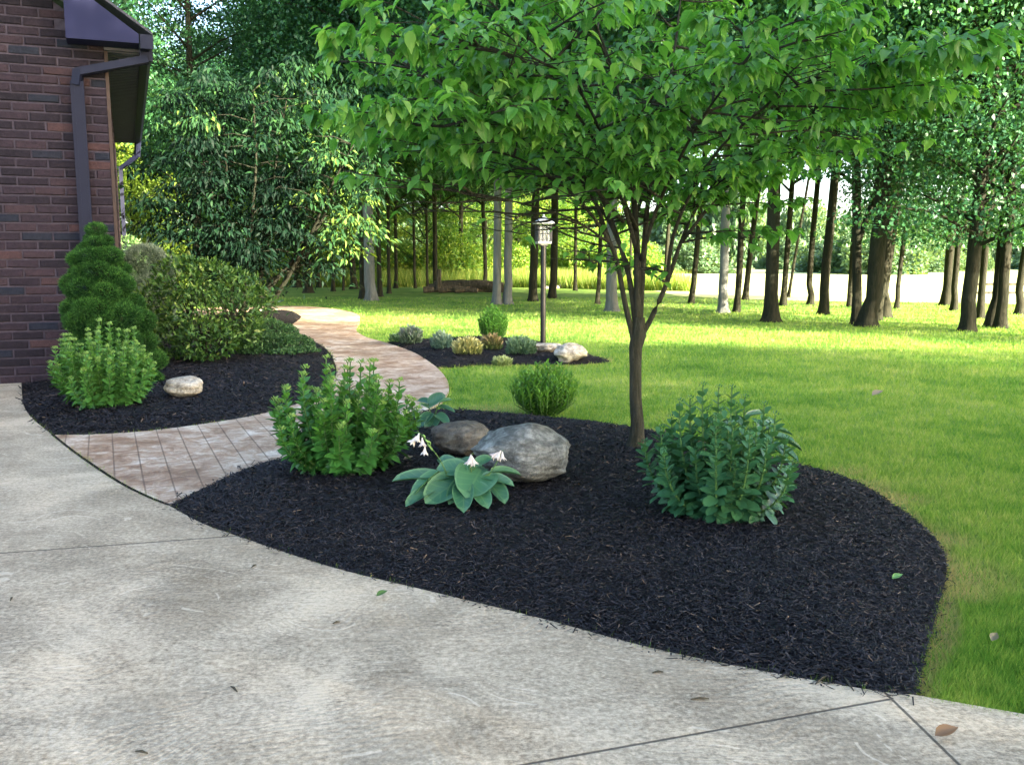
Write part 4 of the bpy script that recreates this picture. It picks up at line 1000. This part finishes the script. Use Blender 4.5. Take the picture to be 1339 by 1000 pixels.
def flower_stalk(t, pts, blooms, buds):
    b = MB(); q = smooth_line([tuple(p) for p in pts], 5); b.tube(q, list(np.linspace(.004, .002, len(q))), 5); st = b.build("flower_stalk", m_st, t)
    for (p, d, s) in blooms:
        bb_ = MB(); d = Vector(d).normalized(); p = Vector(p); M = Matrix.Translation(p) @ d.to_track_quat('Z', 'Y').to_matrix().to_4x4(); V = []; seg = 12
        prof = [(0, .06), (.2, .10), (.45, .16), (.7, .24), (.85, .30), (1.0, .42)]
        for z, rr in prof:
            for k in range(seg):
                a = k * 2 * math.pi / seg; w_ = rr * (1 + (.35 * math.cos(6 * a) if z > .8 else 0)); V.append(tuple(M @ Vector((math.cos(a) * w_ * s, math.sin(a) * w_ * s, (z + (.12 * math.cos(6 * a) if z == 1.0 else 0)) * s))))
        bb_.add(V, [(i*seg+k, i*seg+(k+1)%seg, (i+1)*seg+(k+1)%seg, (i+1)*seg+k) for i in range(len(prof)-1) for k in range(seg)], rng.uniform(0, 1))
        bb_.build("flower", m_white, st, True)
    for p, sz_ in buds:
        b = MB(); b.tube([tuple(Vector(p)), tuple(Vector(p) + Vector((sz_ * .5, -sz_ * .2, -sz_ * .5))), tuple(Vector(p) + Vector((sz_ * .7, -sz_ * .2, -sz_ * 1.1)))], [sz_ * .2, sz_ * .3, sz_ * .05], 6); b.build("bud", m_bud1, st, True)
hb = gp(598, 656); k = hb.y / F
ho = empty("hosta", hb, "broad leafed blue green hosta with white bell flowers before the large grey rock", "hosta")
def LH(px, py, dy=0): return np.array(pt(px, py, hb.y + dy) - hb)
# leaves: base px, tip px, base dy, tip dy, normal, width
hl = [((583, 640, 0), (519, 631, .02), (0, -.45, 1), .40), ((575, 628, 0), (538, 653, -.10), (-.6, -.4, 1), .55), ((592, 645, -.04), (558, 662, -.18), (-.1, -.9, .8), .95), ((570, 655, -.05), (537, 678, -.16), (-.5, -.8, .8), .60),
      ((598, 628, 0), (566, 622, .02), (0, -.8, .8), .85), ((625, 632, 0), (612, 652, -.20), (.1, -.85, .75), 1.15), ((636, 640, 0), (660, 661, -.12), (.5, -.6, .8), .85), ((622, 622, .03), (642, 606, .12), (-.2, -.7, .8), .7),
      ((640, 630, 0), (679, 626, .06), (0, -.3, 1), .45), ((604, 640, -.02), (596, 625, .05), (0, -.6, 1), .8), ((610, 640, 0), (590, 662, -.15), (0, -.8, .9), .7), ((600, 628, .05), (575, 607, .16), (-.3, -.6, 1), .6),
      ((612, 634, .02), (634, 618, .16), (.1, -.5, 1), .8), ((618, 645, -.05), (636, 668, -.20), (.2, -.85, .8), .75), ((606, 645, -.04), (606, 672, -.24), (0, -.9, .8), .7), ((590, 636, 0), (546, 642, -.05), (-.2, -.5, 1), .5), ((608, 626, .04), (604, 606, .18), (0, -.5, 1), .75), ((628, 636, 0), (668, 640, -.04), (.2, -.5, 1), .55)]
for i, (b0, t0, nr, wd) in enumerate(hl):
    B = LH(*b0); Tt = LH(*t0); d = Tt - B; sz = np.linalg.norm(d) * (1.1 if i not in (5, 2, 4) else 1.32)
    if i in (5, 2): B = B - d * .35
    if i == 4: B = B + np.array((.06, 0, .0))
    B = B + np.array((0, 0, .05)); B[2] = max(B[2], .08)
    if B[2] + d[2] < .06: d[2] = .06 - B[2]
    hosta_leaf(ho, (0, 0, .0), B, d, nr, max(sz, .11), m_hos, rng.uniform(.3, .8), wd)
flower_stalk(ho, [LH(592, 640), LH(580, 610, -.02), LH(572, 596, -.03), LH(558, 578, -.05), LH(546, 563, -.06)],
    [(LH(548, 566, -.06), (-.25, -.3, -1), .046), (LH(545, 570, -.05), (-.6, 0, -.8), .05), (LH(552, 572, -.08), (.1, -.3, -1), .044), (LH(556, 583, -.05), (-.1, 0, -1), .045)],
    [(LH(556, 574, -.05), .022), (LH(559, 580, -.05), .022), (LH(562, 584, -.05), .02), (LH(553, 568, -.05), .02), (LH(560, 576, -.04), .02)])
flower_stalk(ho, [LH(612, 640), LH(616, 618), LH(616, 596), LH(620, 592)], [(LH(616, 594), (-.2, -.2, -1), .055), (LH(617, 596), (.3, 0, -1), .05)], [])
flower_stalk(ho, [LH(625, 640), LH(645, 612), LH(656, 592), LH(658, 588)], [(LH(655, 589), (-.5, -.2, -.9), .05), (LH(652, 591), (-.9, -.1, -.6), .045), (LH(657, 590), (0, -.3, -1), .045)], [])
def hosta_plain(px, py, label, leaves, mat, seed):
    hb_ = gp(px, py); t = empty("hosta", hb_, label, "hosta")
    for (b0, t0, nr, wd) in leaves:
        B = np.array(pt(b0[0], b0[1], hb_.y + b0[2]) - hb_); Tt = np.array(pt(t0[0], t0[1], hb_.y + t0[2]) - hb_); d = Tt - B
        hosta_leaf(t, (0, 0, 0), B, d, nr, np.linalg.norm(d) * 1.05, mat, rng.uniform(.3, .8), wd)
    return t
hosta_plain(566, 556, "hosta half hidden behind the bright green sedum at the path's bend",
  [((560, 530, 0), (578, 516, -.06), (-.3, -.8, .7), .9), ((572, 532, 0), (594, 535, -.04), (.1, -.4, 1), .5), ((562, 535, 0), (550, 526, -.04), (0, -.6, 1), .6), ((565, 540, 0), (548, 555, -.12), (-.3, -.8, .8), .8),
   ((575, 526, 0), (590, 520, .05), (.2, -.5, 1), .6), ((570, 542, 0), (585, 550, -.12), (.3, -.8, .8), .7), ((560, 528, 0), (545, 520, .1), (0, -.5, 1), .7), ((570, 545, 0), (560, 560, -.16), (0, -.9, .6), .8)], m_hos, 1)
hosta_plain(995, 622, "dark glossy hosta rising behind the blue green sedum",
  [((975, 545, 0), (1003, 536, 0), (-.1, -.5, 1), .45), ((965, 552, 0), (942, 560, -.1), (-.3, -.4, 1), .6), ((975, 553, 0), (958, 548, -.15), (-.1, -.6, 1), .5), ((985, 552, 0), (1010, 556, -.08), (.2, -.5, 1), .5),
   ((1000, 562, 0), (1036, 562, .02), (.1, -.2, 1), .4), ((1005, 570, 0), (1038, 572, -.05), (.2, -.4, 1), .5), ((1010, 572, 0), (1050, 582, 0), (.2, -.3, 1), .4), ((1005, 580, 0), (1045, 596, -.08), (.4, -.4, 1), .5),
   ((995, 575, 0), (1028, 592, -.1), (.4, -.5, 1), .5), ((980, 560, 0), (1000, 578, -.12), (.1, -.8, .8), .6), ((990, 560, .05), (1012, 548, .14), (.2, -.3, 1), .5)], m_hosd, 2)

# ------------------------------------------------------------------ rocks
def rock_mat(name, c0, c1, c2, sc=1.0):
    m, n, out = newmat(name); v = coords(n); a = noise(n, v, 9 * sc, 8, .7, .6); b_ = noise(n, v, 42 * sc, 5, .75)
    vs = coords(n, 'Object', (3, 3, 14), (R(15), R(-20), 0)); st = noise(n, vs, 2.5 * sc, 5, .6, .5)
    s = math_(n, 'ADD', math_(n, 'MULTIPLY', a, .5), math_(n, 'ADD', math_(n, 'MULTIPLY', b_, .25), math_(n, 'MULTIPLY', st, .3)))
    c = ramp(n, s, [(.42, c0), (.52, c1), (.62, c2)])
    n.links.new(pbr(n, c, .62, .4, bump(n, s, 1.0, .035)), out.inputs[0]); return m
m_rock = rock_mat("grey_fieldstone", (.04, .042, .038), (.12, .125, .115), (.30, .31, .29))
m_rockd = rock_mat("dark_fieldstone", (.045, .04, .035), (.105, .095, .078), (.20, .185, .155))
m_rockw = rock_mat("cream_stone", (.14, .12, .09), (.36, .33, .27), (.56, .53, .45), 1.3)
def rock(px, py, rx, ry, rz, mat, label, seed, rot=0, flat=0.0, tilt=0.0, sink=.25, shape=None):
    p = gp(px, py); r = np.random.default_rng(seed)
    bm = __import__('bmesh').new(); __import__('bmesh').ops.create_icosphere(bm, subdivisions=5, radius=1)
    dirs = r.normal(0, 1, (14, 3)); dirs /= np.linalg.norm(dirs, axis=1, keepdims=True); offs = r.uniform(.74, .96, 14)
    V = np.array([v_.co[:] for v_ in bm.verts])
    for d, o in zip(dirs, offs):      # planed facets
        t = V @ d - o; V -= np.clip(t, 0, None)[:, None] * d * .93
    for fr, am in ((2.2, .05), (4.5, .035), (9, .022), (18, .012), (34, .006)):
        ph = r.uniform(0, 6.28, 9).reshape(3, 3); w_ = sum(np.sin(V @ (r.normal(0, 1, 3) * fr) + ph[i, 0]) for i in range(3)); V = V * (1 + am * w_ / 1.7)[:, None]
    if flat: V[:, 2] = np.minimum(V[:, 2], flat + (V[:, 2] - flat) * .25)
    if shape: V = shape(V)
    V = V * np.array((rx, ry, rz)); ca, sa = math.cos(tilt), math.sin(tilt); V = np.column_stack([V[:, 0] * ca - V[:, 2] * sa, V[:, 1], V[:, 0] * sa + V[:, 2] * ca])
    for v_, q in zip(bm.verts, V): v_.co = q
    me = bpy.data.meshes.new("rock"); bm.to_mesh(me); bm.free(); me.polygons.foreach_set('use_smooth', np.ones(len(me.polygons), bool)); me.materials.append(mat)
    o = link(me, "rock"); o.location = (p.x, p.y + ry * .8, p.z + rz * (1 - sink) - rz * .0); o.rotation_euler = (0, 0, rot)
    return tag(o, label, "rock", "stones in the beds")
def wedge(V):
    V = V.copy(); s = (V[:, 0] + 1) / 2; V[:, 2] *= (.62 + .50 * np.clip(s * 1.7, 0, 1) - .38 * np.clip((s - .55) * 2, 0, 1)); return V
rock(681, 640, .325, .27, .195, m_rock, "large grey faceted rock beside the flowering hosta", 3, 0, sink=.12, shape=wedge, tilt=-.07)
rock(600, 600, .21, .17, .125, m_rockd, "smaller dark brown rock left of the large grey rock", 5, .2, sink=.15)
rock(236, 521, .175, .13, .105, m_rockw, "cream white stone right of the pale green sedum", 9, .1, sink=.05)
rock(715, 461, .25, .16, .08, m_rockw, "flat pale stone at the foot of the lamp post", 12, 0, .5, sink=.1)
rock(747, 469, .24, .18, .145, m_rockw, "rounded pale stone right of the lamp post", 14, .3, sink=.2)

# ------------------------------------------------------------------ lamp post
m_black = simple("black_paint", (.012, .012, .014), .35, .5)
m_zinc = simple("pale_metal", (.36, .37, .37), .4, .5, metal=.3, var=.08)
m_dgrey = simple("dark_grey_metal", (.06, .06, .06), .5, .4, metal=.3)
m_glass, n, out = newmat("lantern_glass")
g_ = N(n, "BsdfPrincipled"); g_.inputs['Base Color'].default_value = (.85, .88, .86, 1); g_.inputs['Roughness'].default_value = .12; g_.inputs['Transmission Weight'].default_value = .75; g_.inputs['IOR'].default_value = 1.2
n.links.new(g_.outputs[0], out.inputs[0])
lb = gp(710, 457); ks = lb.y / F
lamp = empty("lamp_post", lb, "black garden lamp post with square lantern standing in the island bed", "lamp post")
zt = pt(710, 320, lb.y).z - lb.z          # top of pole
def zl(py): return pt(710, py, lb.y).z - lb.z
b = MB(); b.tube([(0, 0, -.1), (0, 0, zt)], [.040, .040], 16); b.tube([(0, 0, 0), (0, 0, .03)], [.075, .065], 16); b.build("pole", m_black, lamp, False)
b = MB(); b.tube([(0, 0, zt - .02), (0, 0, zt + .03), (0, 0, zt + .06), (0, 0, zl(311))], [.046, .046, .03, .05], 12); b.build("collar", m_dgrey, lamp)
z0, z1, zr, zp = zl(317), zl(294), zl(292), zl(284)
hw = 8.2 * ks
b = MB(); b.box((-hw*.55, -hw*.55, z0 - .045), (hw*.55, hw*.55, z0 - .02)); b.box((-hw*1.08, -hw*1.08, z0 - .02), (hw*1.08, hw*1.08, z0 + .012)); b.build("lantern_base", m_zinc, lamp)
b = MB()
for sx in (-1, 1):
    for sy in (-1, 1): b.box((sx*hw - .011, sy*hw - .011, z0 + .012), (sx*hw + .011, sy*hw + .011, z1))
for s in (-1, 1):
    for q in (-.33, .33):
        b.box((q*hw - .004, s*hw - .005, z0 + .012), (q*hw + .004, s*hw + .005, z1)); b.box((s*hw - .005, q*hw - .004, z0 + .012), (s*hw + .005, q*hw + .004, z1))
    for q in (.5,):
        zz = z0 + (z1 - z0) * q; b.box((-hw + .012, s*hw - .004, zz - .004), (hw - .012, s*hw + .0065, zz + .004)); b.box((s*hw - .004, -hw + .012, zz - .004), (s*hw + .0065, hw - .012, zz + .004))
b.build("lantern_frame", m_dgrey, lamp)
for (sx, sy) in ((0, -1), (0, 1), (1, 0), (-1, 0)):
    b = MB(); c = hw * .93
    if sx == 0: b.box((-c, sy*c - .002, z0 + .014), (c, sy*c + .002, z1 - .002))
    else: b.box((sx*c - .002, -c + .004, z0 + .014), (sx*c + .002, c - .004, z1 - .002))
    b.build("glass_pane", m_glass, lamp)
b = MB(); b.tube([(0, 0, z0 + .013), (0, 0, z0 + .06)], [.025, .022], 10); b.tube([(0, 0, z0 + .06), (0, 0, z0 + .10), (0, 0, z0 + .15)], [.018, .035, .012], 10); b.build("bulb", m_zinc, lamp)
rw = hw * 1.42
b = MB(); b.add([(-rw, -rw, zr - .01), (rw, -rw, zr - .01), (rw, rw, zr - .01), (-rw, rw, zr - .01), (-rw, -rw, zr + .012), (rw, -rw, zr + .012), (rw, rw, zr + .012), (-rw, rw, zr + .012), (0, 0, zp + .02)],
    [(3, 2, 1, 0), (0, 1, 5, 4), (1, 2, 6, 5), (2, 3, 7, 6), (3, 0, 4, 7), (4, 5, 8), (5, 6, 8), (6, 7, 8), (7, 4, 8)]); rf = b.build("lantern_roof", m_zinc, lamp)
b = MB(); b.tube([(0, 0, zp), (0, 0, zp + .03), (0, 0, zp + .05)], [.012, .018, .004], 8); b.build("finial", m_zinc, rf)
lamp.rotation_euler = (0, 0, R(12))

# ------------------------------------------------------------------ small things
def small_leaf(px, py, size, col, label, rot, z=None, name="fallen_leaf"):
    p = gp(px, py) if z is None else at(px, py, z); T_, F_, E_ = leaf_tpl(5, 7, .6, .8, .35, -.25)
    v, f, a = scatter(T_, F_, np.array([[0, 0, .012]]), np.array([[math.cos(rot), math.sin(rot), .12]]), np.array([[.1, -.3, 1.0]]), np.array([size]), np.array([.5]), E_)
    m = leaf_mat("single_leaf", [(0, col), (1, col)], .2); o = link(raw(name, v, f, m, a, True), name); o.location = (p.x, p.y, p.z + .004)
    return tag(o, label, "leaf")
small_leaf(492, 784, .05, (.06, .13, .03), "small dark green leaf lying on the driveway", .4, 0.0)
small_leaf(1166, 761, .05, (.16, .32, .10), "light green leaf lying on the mulch near the bed's right edge", .2)
small_leaf(1140, 519, .13, (.26, .22, .16), "pale curled dead leaf lying on the mid lawn", .3, -.0)
small_leaf(1296, 843, .05, (.15, .14, .08), "pale dead leaf in the grass near the lower right corner", .8, .0)
small_leaf(1222, 968, .07, (.22, .13, .07), "flat brown leaf on the concrete joint at the lower right", .1, .0)
small_leaf(527, 604, .07, (.30, .28, .25), "grey curled leaf on the mulch behind the bright green sedum's foot", -.1)
k = 0
for (px, py, s) in ((332, 741, .02), (15, 784, .02), (306, 902, .025), (440, 815, .015), (185, 985, .02), (860, 880, .02), (915, 915, .03), (1075, 889, .05), (1108, 893, .06)):
    p = at(px, py); b = MB(); a = rng.uniform(0, 3.1)
    b.tube([(-s * math.cos(a), -s * math.sin(a), .004), (0, 0, .008), (s * math.cos(a), s * math.sin(a), .005)], [.002, .0045, .0015], 5)
    o = b.build("bark_crumb", m_log); o.location = p
    tag(o, "tiny dark crumb of bark lying on the concrete driveway", "debris", "bark crumbs on the driveway")
